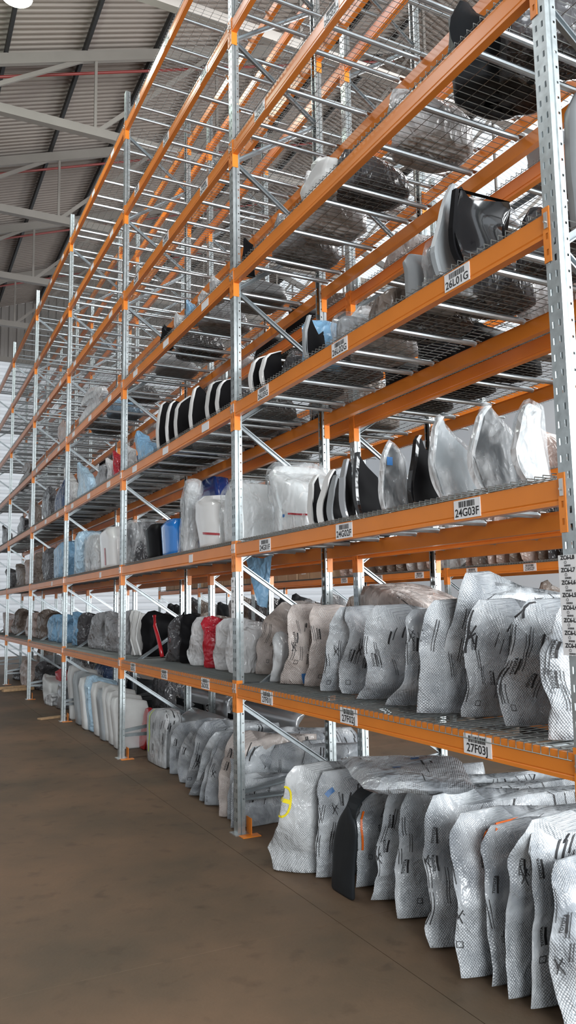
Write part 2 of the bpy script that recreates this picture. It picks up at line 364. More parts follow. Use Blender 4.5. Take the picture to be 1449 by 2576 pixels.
# high-bay lamp
lp = onz(42, -8, 11.4)
t = thing('high_bay_lamp', 'glowing greenish high bay lamp hanging under the roof', 'lamp', lp)
m = MB(); n = 20
for z, r in ((0.0, 0.24), (0.14, 0.20), (0.30, 0.09), (0.48, 0.08)): m.v += [(r*math.cos(2*math.pi*k/n), r*math.sin(2*math.pi*k/n), z) for k in range(n)]
m.f = [(i*n+k, i*n+(k+1) % n, (i+1)*n+(k+1) % n, (i+1)*n+k) for i in range(3) for k in range(n)] + [tuple(3*n+k for k in range(n))]
link('lamp_shade', m.mesh('lamp_shade', 'truss_grey', True), t)
m = MB()
for z, r in ((0.02, 0.23), (-0.05, 0.17), (-0.08, 0.02)): m.v += [(r*math.cos(2*math.pi*k/n), r*math.sin(2*math.pi*k/n), z) for k in range(n)]
m.f = [(i*n+k, (i+1)*n+k, (i+1)*n+(k+1) % n, i*n+(k+1) % n) for i in range(2) for k in range(n)]
link('lamp_lens', m.mesh('lamp_lens', 'lamp_glow', True), t)
link('hanger', MB().tube([(0, 0, 0.48), (0, 0, roof_z(lp.x)-lp.z-0.02)], 0.012, 6).mesh('hanger', 'truss_grey'), t)
pl = bpy.data.lights.new('lamp_light', 'POINT'); pl.energy = 260; pl.shadow_soft_size = 0.2; pl.color = (0.85, 1.0, 0.88)
po = bpy.data.objects.new('lamp_light', pl); COL.objects.link(po); po.parent = t; po.location = (0, 0, -0.3)

# ------------------------------------------------------------------ rack uprights
def perforated(m, axis_pts, rows, holes, place):
    """axis_pts: column borders; rows: row borders; holes(i,j) -> True to leave the cell open; place(a,z) -> xyz"""
    na = len(axis_pts); vs = [place(a, z) for z in rows for a in axis_pts]
    fs = []
    for j in range(len(rows)-1):
        for i in range(na-1):
            if holes(i, j): continue
            fs.append((j*na+i, j*na+i+1, (j+1)*na+i+1, (j+1)*na+i))
    m.add(vs, fs)
P = 0.0745
def post_mesh():
    """open-backed cold-formed upright, slotted front (facing -X), round-holed flanks"""
    m = MB(); rows = [0.0]; kind = []
    z = 0.10
    while z < TOP-0.08:
        rows += [z, z+0.030]; z += P
    rows.append(TOP); w = PWK
    r2 = [0.0]; z = 0.10+0.02
    while z < TOP-0.08: r2 += [z, z+0.012]; z += P
    r2.append(TOP)
    perforated(m, [0, 0.016, 0.028, 0.052, 0.064, w], rows, lambda i, j: i in (1, 3) and j % 2 == 1, lambda a, z: (0, a, z))
    for y in (0.0, w):
        s = 0.010 if y == 0 else -0.010
        perforated(m, [0, 0.026], [0, TOP], lambda i, j: False, lambda a, z: (a, y, z))
        perforated(m, [0, 0.008], [0, TOP], lambda i, j: False, lambda a, z: (0.026+a*0.7, y+s*a/0.008, z))
        perforated(m, [0, 0.008], [0, TOP], lambda i, j: False, lambda a, z: (0.0316+a*0.5, y+s*(1-a/0.008)*1.0, z))
        perforated(m, [0.0356, 0.047, 0.058, PD], r2, lambda i, j: i == 1 and j % 2 == 1, lambda a, z: (a, y, z))
        e = 0.014 if y == 0 else -0.014
        perforated(m, [0, 1], [0, TOP], lambda i, j: False, lambda a, z: (PD, y+e*a, z))
    return m.mesh('post', 'galvanised')
POST = post_mesh()
BASE = MB().box(-0.03, PD+0.03, -0.025, PWK+0.025, 0, 0.008).mesh('base_plate', 'steel_clip')
PROT = MB().box(PD+0.03, PD+0.036, -0.05, 0.05, 0.006, 0.13).box(0.0, PD+0.09, -0.11, -0.026, 0.0, 0.007).mesh('foot_bracket', 'orange_paint')
def brace_mesh(a, b):
    a = Vector(a); b = Vector(b); t = (b-a).normalized(); s = Vector((0, 1, 0)); n = t.cross(s)
    pr = [(-0.012, -0.02), (0.012, -0.02), (0.012, 0.02), (-0.012, 0.02), (-0.012, 0.012), (0.006, 0.012), (0.006, -0.012), (-0.012, -0.012)]
    m = MB(); vs = [p + s*i + n*j for p in (a, b) for i, j in pr]; k = 8
    m.add(vs, [(i, (i+1) % k, k+(i+1) % k, k+i) for i in range(k)] + [tuple(range(k)), tuple(range(2*k-1, k-1, -1))])
    return m.mesh('brace', 'galvanised_tube')
xa, xb_ = PD-0.02, RD-PD+0.02
BR = []
for i in range(1, 8):
    zt = LV[i]-0.17; zb = LV[i-1]-0.17 if i > 1 else 0.30
    zm = (zt+zb)/2 + 0.02
    if i == 1: zm = 0.45
    BR.append(brace_mesh((xa, PWK*0.5, zt), (xb_, PWK*0.5, zm)))
    BR.append(brace_mesh((xb_, PWK*0.5, zm-0.02), (xa, PWK*0.5, zb+0.02)))
BR.append(brace_mesh((xa, PWK*0.5, 0.27), (xb_, PWK*0.5, 0.27)))

RUNN = {'A': 'aisle-side run', 'B': 'back-to-back rear run', 'C': 'run across the next aisle'}
def frame(run, x0, k):
    t = thing('rack_upright_frame', '', 'rack frame', (x0, post_y(k), 0), 'galvanised rack uprights')
    t['label'] = f"galvanised slotted upright frame, {ORD[k]} from the open end, {RUNN[run]}"
    link('post', POST, t)
    r = link('post', POST, t, (RD, PWK, 0), (0, 0, math.pi))
    link('base_plate', BASE, t); link('base_plate', BASE, t, (RD-PD, 0, 0))
    if run == 'A': link('foot_bracket', PROT, t)
    for b in BR: link('brace', b, t)
    return t
for k in range(NB+1):
    frame('A', 0, k); frame('B', RUN_B, k)
for k in range(1, NB+1): frame('C', RUN_C, k)

# ------------------------------------------------------------------ beams
def beam_mesh(y0, y1):
    # box section with a shelf step at the inner top and a pressed groove near the lower edge; front face at x=0
    pr = [(0.0, 0.0), (0.022, 0.0), (0.022, -0.022), (0.048, -0.022), (0.048, -BH), (0.0, -BH), (0.0, -BH+0.016), (0.004, -BH+0.020), (0.0, -BH+0.026)]
    k = len(pr); m = MB()
    m.add([(x, y, z) for y in (y0, y1) for x, z in pr], [(i, (i+1) % k, k+(i+1) % k, k+i) for i in range(k)] + [tuple(range(k-1, -1, -1)), tuple(range(k, 2*k))])
    return m.mesh('rail_box', 'orange_paint')
def connector_mesh(sign):
    # L bracket: flank plate on the post side, front flange over half of the slotted face (sign +1: post lies at -Y)
    m = MB(); t = 0.004; zt, zb = 0.026, -0.232
    m.box(-t, 0.05, 0 if sign > 0 else -t, t if sign > 0 else 0, zb, zt)
    rows = [zb, -0.20, -0.172, -0.125, -0.097, -0.05, -0.022, zt-0.0]
    y0, y1 = (-0.036, 0.0) if sign > 0 else (0.0, 0.036)
    perforated(m, [y0, y0+0.011, y0+0.023, y1], rows, lambda i, j: i == 1 and j % 2 == 1, lambda a, z: (-t, a, z))
    perforated(m, [y0, y0+0.011, y0+0.023, y1], rows, lambda i, j: False, lambda a, z: (-0.0005, a, z))
    for a in (y0, y1): m.add([(-t, a, zb), (0, a, zb), (0, a, zt), (-t, a, zt)], [(0, 1, 2, 3)])
    m.add([(-t, y0, zb), (0, y0, zb), (0, y1, zb), (-t, y1, zb)], [(0, 1, 2, 3)])
    return m.mesh('end_connector', 'orange_paint')
def clip_mesh(sign):
    m = MB(); c = -0.018*sign
    m.box(-0.009, -0.0045, c-0.010, c+0.010, -0.075, 0.0)
    m.tube([(-0.018, c, -0.045), (-0.009, c, -0.045)], 0.006, 8)
    return m.mesh('safety_clip', 'steel_clip')
CON = {1: connector_mesh(1), -1: connector_mesh(-1)}; CLIP = {1: clip_mesh(1), -1: clip_mesh(-1)}
BEAM = {}
for k in (0, 1): BEAM[k] = beam_mesh((0.035 if k == 0 else 0)+PWK, L)
def paper_label(parent, y, z, text, w=0.2, h=0.095, small=False):
    o = link('shelf_label', MB().box(-0.0035, -0.0005, -w/2, w/2, -h/2, h/2).mesh('shelf_label', 'label_paper'), parent, (0, y, z))
    if small: return o
    tm = text_mesh(text, h*0.60, 'ink', h*0.010)
    e = link('lettering', tm, o, (-0.0045, 0, -h*0.20), (math.pi/2, 0, -math.pi/2))
    rnd = random.Random(text); m = MB(); yy = -w*0.30
    while yy < w*0.30:
        b = rnd.choice((0.003, 0.005, 0.008)); m.add([(-0.0045, yy, h*0.10), (-0.0045, yy+b, h*0.10), (-0.0045, yy+b, h*0.42), (-0.0045, yy, h*0.42)], [(0, 1, 2, 3)]); yy += b+rnd.choice((0.003, 0.005))
    link('barcode', m.mesh('barcode', 'ink'), o)
    return o
TXT = {(0, 1): ['27F03J', '27F02J', '27F01J'], (0, 2): ['24G03F', '24G02F', '24G01F'], (0, 3): ['26L01G', '26L02G', '26L03G'],
       (0, 5): ['26D03H', '26D02H', '26D01H'], (1, 1): ['26D03L', '26D02L', '26D01L'], (1, 5): ['26H03K', '26H02K', '26H01K'],
       (1, 6): ['26H03L', '26H02L', '26H01L'], (1, 7): ['26H03M', '26H02M', '26H01M'], (0, 6): ['26D03J', '26D02J', '26D01J']}
LEVN = ['', 'lowest', 'second', 'third', 'fourth', 'fifth', 'sixth', 'topmost']
def beam(run, x0, k, l, face):
    """face -1: front beam (front faces -X), +1: rear beam (mirrored)"""
    side = 'front' if face < 0 else 'rear'
    lab = f"orange {side} rail, {LEVN[l]} level, {ORD[k]} bay from the open end, {RUNN[run]}"
    tx = TXT.get((k, l)) if (run == 'A' and face < 0) else None
    if tx: lab = f"orange front rail with shelf labels {tx[0]}, {tx[1]} and {tx[2]}"
    if run == 'C' and face < 0 and k == 2 and l == 2: lab = 'orange front rail with shelf labels 25E01F and 25E02F across the next aisle'
    t = thing('rack_rail', lab, 'rack rail', (x0 if face < 0 else x0, k*L, LV[l]), 'orange rack rails')
    kk = 0 if k == 0 else 1
    def put(name, me):
        o = link(name, me, t)
        if face > 0: o.scale = (-1, 1, 1)
        return o
    put('rail_box', BEAM[kk])
    y0 = (0.035 if k == 0 else 0)+PWK
    for s, y in ((1, y0), (-1, L)):
        c = put('end_connector', CON[s]); c.location.y = y
        if run == 'A' and face < 0 and k < 3:
            q = link('safety_clip', CLIP[s], c)
    if tx:
        for i, s in enumerate(tx): paper_label(t, (0.72, 1.915, 3.10)[i], -0.055, s)
    elif run == 'A' and face < 0 and k in (1, 2, 3) and l >= 2:
        for yy in ((1.1,) if l == 2 else (0.7, 1.9, 3.1)): paper_label(t, yy, -0.055, '', 0.1 if l == 2 else 0.18, 0.075, True)
    elif run == 'C' and face < 0 and l == 2:
        nm = {1: ['25E03F', '25E02F', '25E01F'], 2: ['27F03P', '27F02P', '27F01P']}.get(k)
        if nm:
            for i, s in enumerate(nm): paper_label(t, (0.72, 1.915, 3.10)[i], -0.055, s, 0.24, 0.10)
    return t
for k in range(NB):
    for l in range(1, 8):
        beam('A', 0, k, l, -1); beam('A', RD, k, l, 1)
        beam('B', RUN_B, k, l, -1); beam('B', RUN_B+RD, k, l, 1)
for k in range(1, NB):
    for l in range(1, 6): beam('C', RUN_C, k, l, -1)
    for l in range(1, 4): beam('C', RUN_C+RD, k, l, 1)

# ------------------------------------------------------------------ wire mesh decks
def deck_mesh(w, low):
    """wires along X every 50 mm with a turned-down front lip, cross wires every 100 mm; front edge at x=0, z=0 beam top"""
    m = MB(); z = 0.004 if low else 0.030; dz = -0.032 if low else 0.0; r = 0.0026; x1 = RD-0.004
    n = int(round(w/0.0505)); y0 = (w-(n-1)*0.0505)/2
    for i in range(n):
        y = y0+i*0.0505
        m.tube([(-0.006, y, dz), (-0.006, y, z), (x1, y, z)], r, 4, False)
    m.tube([(-0.0085, 0.004, dz+0.003), (-0.0085, w-0.004, dz+0.003)], r, 4, False)
    x = 0.06
    while x < x1:
        m.tube([(x, 0.004, z-0.0045), (x, w-0.004, z-0.0045)], r, 4, False); x += 0.1
    return m.mesh('wire_grid', 'wire')
def bar_mesh(low):
    m = MB(); r = 0.019; z = (-0.006 if low else 0.006)-r
    m.tube([(0.045, 0, z), (0.052, 0, z), (RD-0.085, 0, z), (RD-0.068, 0, z-0.004)], r, 10, True)
    m.box(0.022, 0.05, -0.016, 0.016, z+r-0.003, z+r); m.box(RD-0.07, RD-0.022, -0.016, 0.016, z+r-0.003, z+r)
    return m.mesh('support_bar', 'galvanised_tube', False)
DW = (1.27, 1.27, 0.98)
GRID = {(w, lo): deck_mesh(w, lo) for w in set(DW) for lo in (0, 1)}
SBAR = {lo: bar_mesh(lo) for lo in (0, 1)}
rd = random.Random(4)
def decks(run, x0, k, l):
    y = k*L + (0.035 if k == 0 else 0) + PWK + 0.004
    lo = 1 if l == 1 else 0
    for i, w in enumerate(DW):
        if k == 0 and i == 2: w_ = w
        t = thing('wire_mesh_deck', f"galvanised wire mesh deck, {ORD[i]} on the {LEVN[l]} level, {ORD[k]} bay, {RUNN[run]}", 'mesh deck', (x0, y, LV[l]), 'wire mesh decks')
        link('wire_grid', GRID[(w, lo)], t)
        offs = {0: (0.30, 0.52, 1.00), 1: (0.18, 0.66, 0.92), 2: (0.14, 0.63, 0.87)}[i]
        for o_ in offs:
            link('support_bar', SBAR[lo], t, (0, o_+rd.uniform(-0.03, 0.03), 0))
        y += w+0.003
for k in range(NB):
    for l in range(1, 8):
        decks('A', 0, k, l); decks('B', RUN_B, k, l)
CG = deck_mesh(3.55, 0)
for k in range(1, NB):
    for l in range(1, 6):
        t = thing('wire_mesh_deck', f"galvanised wire mesh deck, {LEVN[l]} level, {ORD[k]} bay, {RUNN[RUNN and 'C']}", 'mesh deck', (RUN_C, k*L+PWK+0.005, LV[l]), 'wire mesh decks')
        link('wire_grid', CG, t)
        for yy in (0.3, 1.0, 1.7, 2.4, 3.1): link('support_bar', SBAR[0], t, (0, yy, 0))
#GOODS
# ------------------------------------------------------------------ goods: soft bags and car panels
def interp(tab, z):
    if z <= tab[0][0]: return tab[0][1]
    for (a, p), (b, q) in zip(tab, tab[1:]):
        if z <= b: return p + (q-p)*(z-a)/max(1e-6, b-a)
    return tab[-1][1]
def smooth_tab(tab):
    tab = sorted(tab); out = [tab[0]]
    for t in tab[1:]:
        if t[0]-out[-1][0] > 0.004: out.append(t)
    return out
class Body:
    """upright soft body: horizontal rounded rings stacked from z0 to z1; yl/yr side borders, xf front, depth"""
    def __init__(s, yl, yr, z0, z1, xf, depth, K=18, n=36, p=2.6, amp=0.012, freq=6.0, seed=0, drop=0.12, wob=0.02, bulge=0.0, pinch=0.0, wb=0.62, rnd=0.84, zst=0.4, ridge=1.0, tip=0.0, zdrop=0.0):
        so = Vector((seed*3.17, seed*1.73, seed*0.91)); s.n = n; s.K = K; s.z0 = z0; s.z1 = z1; s.g = []
        for k in range(K+1):
            w = k/K; w2 = w if k not in (1, K-1) else (0.35/K if k == 1 else 1-0.35/K)
            z = z0+(z1-z0)*w2
            a = interp(yl, z); b = interp(yr, z); hy = max(0.012, (a-b)/2); yc = (a+b)/2
            e = 1.0
            if k == 0: e = 0.90
            if w2 > rnd: q0 = (w2-rnd)/(1-rnd); hy *= math.sqrt(max(0.05, 1-0.86*q0*q0))
            if k == K: e = 0.70-pinch
            rec = 0.07*max(0, (w2-0.80)/0.20)**2 * min(1, depth/0.6)
            d = depth*(1-drop*w2*w2)*(1-0.03*(k in (0, K))); hx = d/2
            rho = 1.5*noise.noise(Vector((seed*5.3, z*3.1, 0.5)))+0.5*noise.noise(Vector((seed*2.3, z*9.0, 7.5)))
            ring = []
            for i in range(n):
                # denser points towards the front end
                t = 2*math.pi*i/n; t = t - 0.35*math.sin(t)*(1 if depth > 0.5 else 0)
                c, q = math.cos(t), math.sin(t)
                cx = math.copysign(abs(c)**(2/p), c); sy = math.copysign(abs(q)**(2/p), q)
                fx = 1-bulge*(1-w2)*w2
                fb = min(1.0, max(0.0, ((1-cx)/2-0.04)/0.25)); nar = 1-(1-wb)*fb*fb*(3-2*fb)
                if tip and c > 0:
                    pw = 2/(p-(p-1.45)*c); cx = abs(c)**pw; sy = math.copysign(abs(q)**pw, q)
                    sy += tip*rho*min(1.0, w2*4)*max(0.0, c)**1.5*(1-abs(sy)*0.6)
                P_ = Vector((xf+rec*(1+cx)*0.5+hx*(1-cx*e*fx), yc+hy*sy*e*nar, z))
                if zdrop: fz = min(1.0, max(0.0, ((1-cx)/2-0.02)/0.14)); P_.z = z0+(P_.z-z0)*(1-zdrop*fz*fz*(3-2*fz))
                N_ = Vector((-c, q, 0)).normalized()
                q1 = Vector((P_.x*freq, P_.y*freq, P_.z*freq*zst))+so
                f = noise.noise(q1) + ridge*(0.28-abs(noise.noise(q1*1.9+Vector((9, 2, 5)))))*1.6 + 0.45*(0.25-abs(noise.noise(q1*4.1)))
                if k == 0: f = min(f, 0.2)
                P_ += N_*f*amp
                P_.y += wob*noise.noise(Vector((P_.x*1.6, 0, P_.z*2.4))+so)
                if k == K: P_.z += 0.5*amp*noise.noise(q1*1.5)
                ring.append(P_)
            s.g.append(ring)
        mid = s.g[K//2]; s.arc = [0.0]
        for i in range(n): s.arc.append(s.arc[-1]+(mid[(i+1) % n]-mid[i]).length)
    def mesh(s, name, m):
        mb = MB(); n, K = s.n, s.K
        mb.uv = []
        for k, r in enumerate(s.g):
            for i in range(n+1): mb.v.append(tuple(r[i % n])); mb.uv.append((s.arc[i], r[i % n].z))
        for k in range(K):
            for i in range(n): mb.f.append((k*(n+1)+i, k*(n+1)+i+1, (k+1)*(n+1)+i+1, (k+1)*(n+1)+i))
        for k, sg in ((0, 1), (K, -1)):
            c = sum(s.g[k], Vector())/n; c.z += (0.0 if k == 0 else 0.012); ci = len(mb.v); mb.v.append(tuple(c)); mb.uv.append((0, c.z))
            for i in range(n):
                f = (k*(n+1)+i+1, k*(n+1)+i, ci); mb.f.append(f if sg > 0 else f[::-1])
        # rings run clockwise seen from above: flip so normals face out
        mb.f = [f[::-1] for f in mb.f]
        return mb.mesh(name, m, True)
    def at(s, d, z, off=0.004):
        """surface point d metres along the girth from the front (+ = towards +Y), at height z"""
        T = s.arc[-1]; d = d % T
        i = 0
        while i < s.n-1 and s.arc[i+1] < d: i += 1
        fi = (d-s.arc[i])/max(1e-6, s.arc[i+1]-s.arc[i])
        w = max(0.0, min(0.9999, (z-s.z0)/(s.z1-s.z0)))*s.K; k = min(s.K-1, int(w)); fk = w-k
        g = s.g; j = (i+1) % s.n
        a = g[k][i].lerp(g[k][j], fi); b = g[k+1][i].lerp(g[k+1][j], fi)
        nrm = (g[k][j]-g[k][i]).cross(g[k+1][i]-g[k][i])
        nrm = -nrm.normalized() if nrm.length > 1e-9 else Vector((-1, 0, 0))
        c = Vector((sum(p.x for p in g[k])/s.n, sum(p.y for p in g[k])/s.n, 0)); P_ = a.lerp(b, fk)
        out = Vector((P_.x-c.x, P_.y-c.y, 0))
        if nrm.dot(out) < 0: nrm = -nrm
        return P_+nrm*off
def quad_strip(mb, body, pts, w, off=0.004):
    """ribbon along (d,z) polyline on the body's skin"""
    o = len(mb.v); P2 = []
    for (d0, z0_), (d1, z1_) in zip(pts, pts[1:]):
        ln = math.hypot(d1-d0, z1_-z0_); m_ = max(1, int(ln/0.03))
        for q in range(m_): P2.append((d0+(d1-d0)*q/m_, z0_+(z1_-z0_)*q/m_))
    P2.append(pts[-1])
    for i, (d, z) in enumerate(P2):
        a = P2[max(0, i-1)]; b = P2[min(len(P2)-1, i+1)]; tx, tz = b[0]-a[0], b[1]-a[1]; l_ = math.hypot(tx, tz) or 1
        nx_, nz_ = -tz/l_*w/2, tx/l_*w/2
        mb.v.append(tuple(body.at(d+nx_, z+nz_, off))); mb.v.append(tuple(body.at(d-nx_, z-nz_, off)))
    for i in range(len(P2)-1): mb.f.append((o+2*i, o+2*i+1, o+2*i+3, o+2*i+2))
def stamp_text(mb, body, txt, size, d, z, ang):
    me = text_mesh(txt, size, 'ink', size*0.03); o = len(mb.v); c, s_ = math.cos(ang), math.sin(ang)
    for v in me.vertices:
        x, y = v.co.x, v.co.y; mb.v.append(tuple(body.at(d-(x*c-y*s_), z+x*s_+y*c, 0.0045)))
    for pg in me.polygons: mb.f.append(tuple(i+o for i in pg.vertices))
def prints(parent, body, seed, dens=1.0):
    r = random.Random(seed*13+5); mb = MB(); hgt = body.z1-body.z0
    # girth positions: front end is d=0, flank towards the camera is d<0
    for q in range(int(6*dens)):
        d = r.choice((-0.03, -0.10, 0.03, 0.06, -0.2, -0.34, -0.5))+r.uniform(-0.02, 0.02); z = body.z0+hgt*r.uniform(0.25, 0.75); ln = r.uniform(0.08, 0.2); sl = r.uniform(-0.02, 0.02)
        for k in (0, 0.016): quad_strip(mb, body, [(d+k, z-ln/2), (d+k+sl, z+ln/2)], 0.0036)
    for q in range(int(4*dens)):
        d = r.choice((-0.05, -0.16, 0.04, 0.08, -0.3, -0.6)); z = body.z0+hgt*r.uniform(0.3, 0.8); a = math.pi/2+r.uniform(-0.2, 0.2)
        stamp_text(mb, body, 'TOYOTA', 0.021, d, z, a)
        quad_strip(mb, body, [(d-0.019, z-0.04), (d-0.019, z+0.04)], 0.011)
    if r.random() < 0.3*dens:
        d = r.uniform(-0.12, 0.03); z = body.z0+hgt*r.uniform(0.35, 0.75); h = 0.03
        quad_strip(mb, body, [(d-h*0.6, z-h), (d+h*0.6, z+h)], 0.005); quad_strip(mb, body, [(d+h*0.6, z-h), (d-h*0.5, z+h*1.2)], 0.005)
        quad_strip(mb, body, [(d-h*0.8, z+h*0.4), (d+h*0.6, z+h*1.5), (d+0.2*h, z-0.4*h)], 0.005)
    if r.random() < 0.6:
        d = r.uniform(-0.15, 0.05); z = body.z0+hgt*r.uniform(0.1, 0.3); h = 0.014
        quad_strip(mb, body, [(d-h, z-h), (d+h, z-h), (d+h, z+h), (d-h, z+h), (d-h, z-h)], 0.004)
    # long marks over the shoulders further back
    for q in range(int(14*dens)):
        d = -r.uniform(0.15, 1.3); z = body.z1-r.uniform(0.03, 0.20)
        quad_strip(mb, body, [(d, z-0.05), (d-0.02, z+0.05)], r.choice((0.005, 0.012)))
    o = link('printed_marks', mb.mesh('printed_marks', 'ink'), parent); o['kind'] = 'stuff'; return o
def tabs(rows, xf):
    yl = []; yr = []
    for v, ul, ur in rows:
        a = onx(ul, v, xf); b = onx(ur, v, xf); yl.append((a.z, a.y)); yr.append((b.z, b.y))
    return smooth_tab(yl), smooth_tab(yr)
def shelf_z(l): return 0.002 if l == 0 else LV[l]+(0.008 if l == 1 else 0.034)
def in_bay(yl, yr):
    """keep a thing between the two upright frames of its bay"""
    c = (sum(y for _, y in yl)/len(yl)+sum(y for _, y in yr)/len(yr))/2; k = max(0, min(NB-1, int((c-0.04)//L)))
    lo = post_y(k)+PWK+0.03; hi = (k+1)*L-0.03
    f = lambda y: min(hi, max(lo, y))
    return [(z, f(y)) for z, y in yl], [(z, f(y)) for z, y in yr]
_seed = [0]
def soft(name, label, cat, l, xf, depth, rows, m, group=None, dens=0, bag=False, xtra=None, **kw):
    _seed[0] += 1; sd = _seed[0]
    yl, yr = tabs(rows, xf); z1 = max(yl[-1][0], yr[-1][0]); z0 = shelf_z(l)
    if z1 < z0+0.1: z1 = z0+0.1
    yl, yr = in_bay(yl, yr)
    b = Body(yl, yr, z0, z1, xf, depth, seed=sd, **kw)
    base = Vector((xf+depth/2, (interp(yl, z0)+interp(yr, z0))/2, z0))
    t = thing(name, label, cat, base, group)
    def part(nm, bd, mm):
        me = bd.mesh(nm, mm); me.transform(Matrix.Translation(-base)); return link(nm, me, t)
    part('wrapping' if m.startswith(('bubble', 'film')) else 'panel', b, m)
    if bag:
        kw2 = dict(kw); kw2['amp'] = 0.026; kw2['freq'] = 6.0; kw2['rnd'] = kw2.get('rnd', 0.84)-0.05
        yl2 = [(z, y+0.018) for z, y in yl]; yr2 = [(z, y-0.018) for z, y in yr]
        b2 = Body(yl2, yr2, z0+0.001, z1+0.035, xf-0.02, depth+0.04, seed=sd+50, **kw2)
        part('clear_bag', b2, 'clear_film')
    if dens:
        prints(t, b, sd, dens).data.transform(Matrix.Translation(-base))
    if xtra:
        for nm, mm, pts, w in xtra:
            mb = MB(); quad_strip(mb, b2 if (bag and mm != 'ink') else b, pts, w, 0.005)
            me = mb.mesh(nm, mm); me.transform(Matrix.Translation(-base)); link(nm, me, t)
    return t, b
BUB = 'bubble_wrap'
G0 = 'bubble-wrapped bumpers standing on the floor of the end bay'
lab0 = 'bubble-wrapped bumper with black print standing on the floor under the 27F rail'
FLOOR0 = [
 ('bubble-wrapped bumper with a yellow tape ring, standing beside the second upright', 'bubble_wrap_white', -0.11, 1.4, [(1927,715,727),(1936,701,731),(1978,670,733),(2030,657,735),(2103,643,748),(2143,635,758),(2171,640,760),(2184,650,755)], 0),
 ('bubble-wrapped pair of bumper ends with blue tape beside the yellow-taped bag', BUB, 0.06, 1.5, [(1948,775,812),(1985,770,826),(2068,762,831),(2115,761,829),(2161,767,828),(2190,770,824),(2204,776,818)], 1),
 (lab0, BUB, 0.20, 1.5, [(1980,935,962),(2020,900,938),(2058,890,928),(2091,892,922),(2138,886,918),(2232,881,910),(2248,883,908)], 1),
 (lab0, BUB, 0.16, 1.6, [(1962,978,994),(2002,958,990),(2044,944,982),(2103,932,968),(2173,920,967),(2244,906,967),(2272,905,966),(2282,908,962)], 1),
 (lab0, BUB, 0.14, 1.6, [(1986,1000,1012),(2016,988,1019),(2068,980,1024),(2115,978,1026),(2173,971,1025),(2232,967,1025),(2279,968,1032),(2306,972,1030)], 1),
 (lab0, BUB, 0.06, 1.6, [(2002,1064,1078),(2040,1060,1092),(2080,1050,1107),(2138,1038,1115),(2209,1034,1116),(2279,1036,1118),(2326,1040,1121),(2364,1048,1116)], 1.4),
 (lab0, BUB, 0.0, 1.5, [(2052,1118,1158),(2085,1106,1168),(2105,1110,1174),(2150,1116,1190),(2206,1119,1195),(2256,1119,1191),(2331,1114,1190),(2376,1115,1198),(2418,1128,1192)], 1.3),
 ('bubble-wrapped bumper with an orange strap, on the floor under 27F', BUB, 0.07, 1.5, [(2085,1175,1232),(2140,1187,1228),(2180,1196,1245),(2231,1198,1238),(2293,1190,1233),(2343,1190,1238),(2394,1200,1243),(2430,1218,1246)], 1),
 (lab0, BUB, 0.05, 1.5, [(2065,1300,1332),(2120,1266,1314),(2163,1240,1310),(2231,1246,1313),(2270,1241,1303),(2306,1234,1288),(2369,1243,1284),(2406,1246,1288),(2460,1265,1296)], 1),
 (lab0, BUB, 0.08, 1.6, [(2066,1310,1330),(2120,1300,1340),(2168,1306,1345),(2231,1312,1357),(2281,1306,1359),(2344,1288,1360),(2406,1289,1362),(2469,1298,1364),(2510,1308,1362)], 1.2),
 (lab0, BUB, 0.06, 1.5, [(2172,1350,1392),(2256,1355,1420),(2331,1361,1434),(2431,1362,1446),(2494,1366,1452),(2540,1380,1456),(2580,1395,1458)], 1.2),
]
made = {}
for i, (lab, m, xf, dp, rows, de) in enumerate(FLOOR0):
    t, b = soft('wrapped_bumper', lab, 'wrapped bumper', 0, xf, dp, rows, m, G0, de*1.5, K=24, n=52, amp=0.013, freq=6.5, p=2.3, drop=0.05, wob=0.03, tip=0.55, wb=0.42, zdrop=0.10)
    made[i] = (t, b)
def extra(tb, nm, mm, pts, w, off=0.006):
    t, b = tb; mb = MB(); quad_strip(mb, b, pts, w, off); me = mb.mesh(nm, mm); me.transform(Matrix.Translation(-t.location)); return link(nm, me, t)
# yellow tape ring, blue tape, orange strap
t, b = made[0]
pts = [(-0.01+0.07*math.cos(a), 0.49+0.105*math.sin(a)) for a in [k*2*math.pi/18 for k in range(19)]]
extra(made[0], 'yellow_tape', 'tape_yellow', pts, 0.016); extra(made[0], 'yellow_tape', 'tape_yellow', [(-0.075, 0.49), (0.05, 0.51)], 0.028)
extra(made[1], 'blue_tape', 'tape_blue', [(-0.11, 0.60), (-0.06, 0.55)], 0.03)
extra(made[7], 'orange_strap', 'orange_strap', [(0.05, 0.42), (0.045, 0.60), (0.0, 0.72), (-0.05, 0.70)], 0.022, 0.008)
extra(made[2], 'orange_strap', 'orange_strap', [(-0.03, 0.25), (-0.03, 0.50)], 0.014, 0.008)
# charcoal fender liner standing between the bags, its arch reaching back over them
t, b = soft('fender_liner', 'dark charcoal plastic fender liner standing between the bubble-wrapped bumpers', 'fender liner', 0, 0.06, 0.035, [(2033,862,874),(2060,848,886),(2100,838,893),(2150,832,889),(2200,829,884),(2240,829,883),(2268,836,884)], 'charcoal', K=14, n=28, amp=0.003, p=3.5, wb=1.0, rnd=2.0, drop=0.0)
yb = b.g[-1][0].y; mb = MB(); prof = []
for k in range(13):
    a = k/12*math.pi*0.62; prof.append((0.07+0.42*(1-math.cos(a))*0.9, b.z1-0.03+0.19*math.sin(a)))
for (x, z) in prof: mb.v += [(x, yb-0.10, z), (x, yb+0.02, z), (x, yb+0.02, z-0.02), (x, yb-0.10, z-0.02)]
for k in range(12):
    for q in range(4): mb.f.append((4*k+q, 4*k+(q+1) % 4, 4*k+4+(q+1) % 4, 4*k+4+q))
mb.f += [(3, 2, 1, 0), (48, 49, 50, 51)]
me = mb.mesh('liner_arch', 'charcoal', False); me.transform(Matrix.Translation(-t.location)); link('liner_arch', me, t)

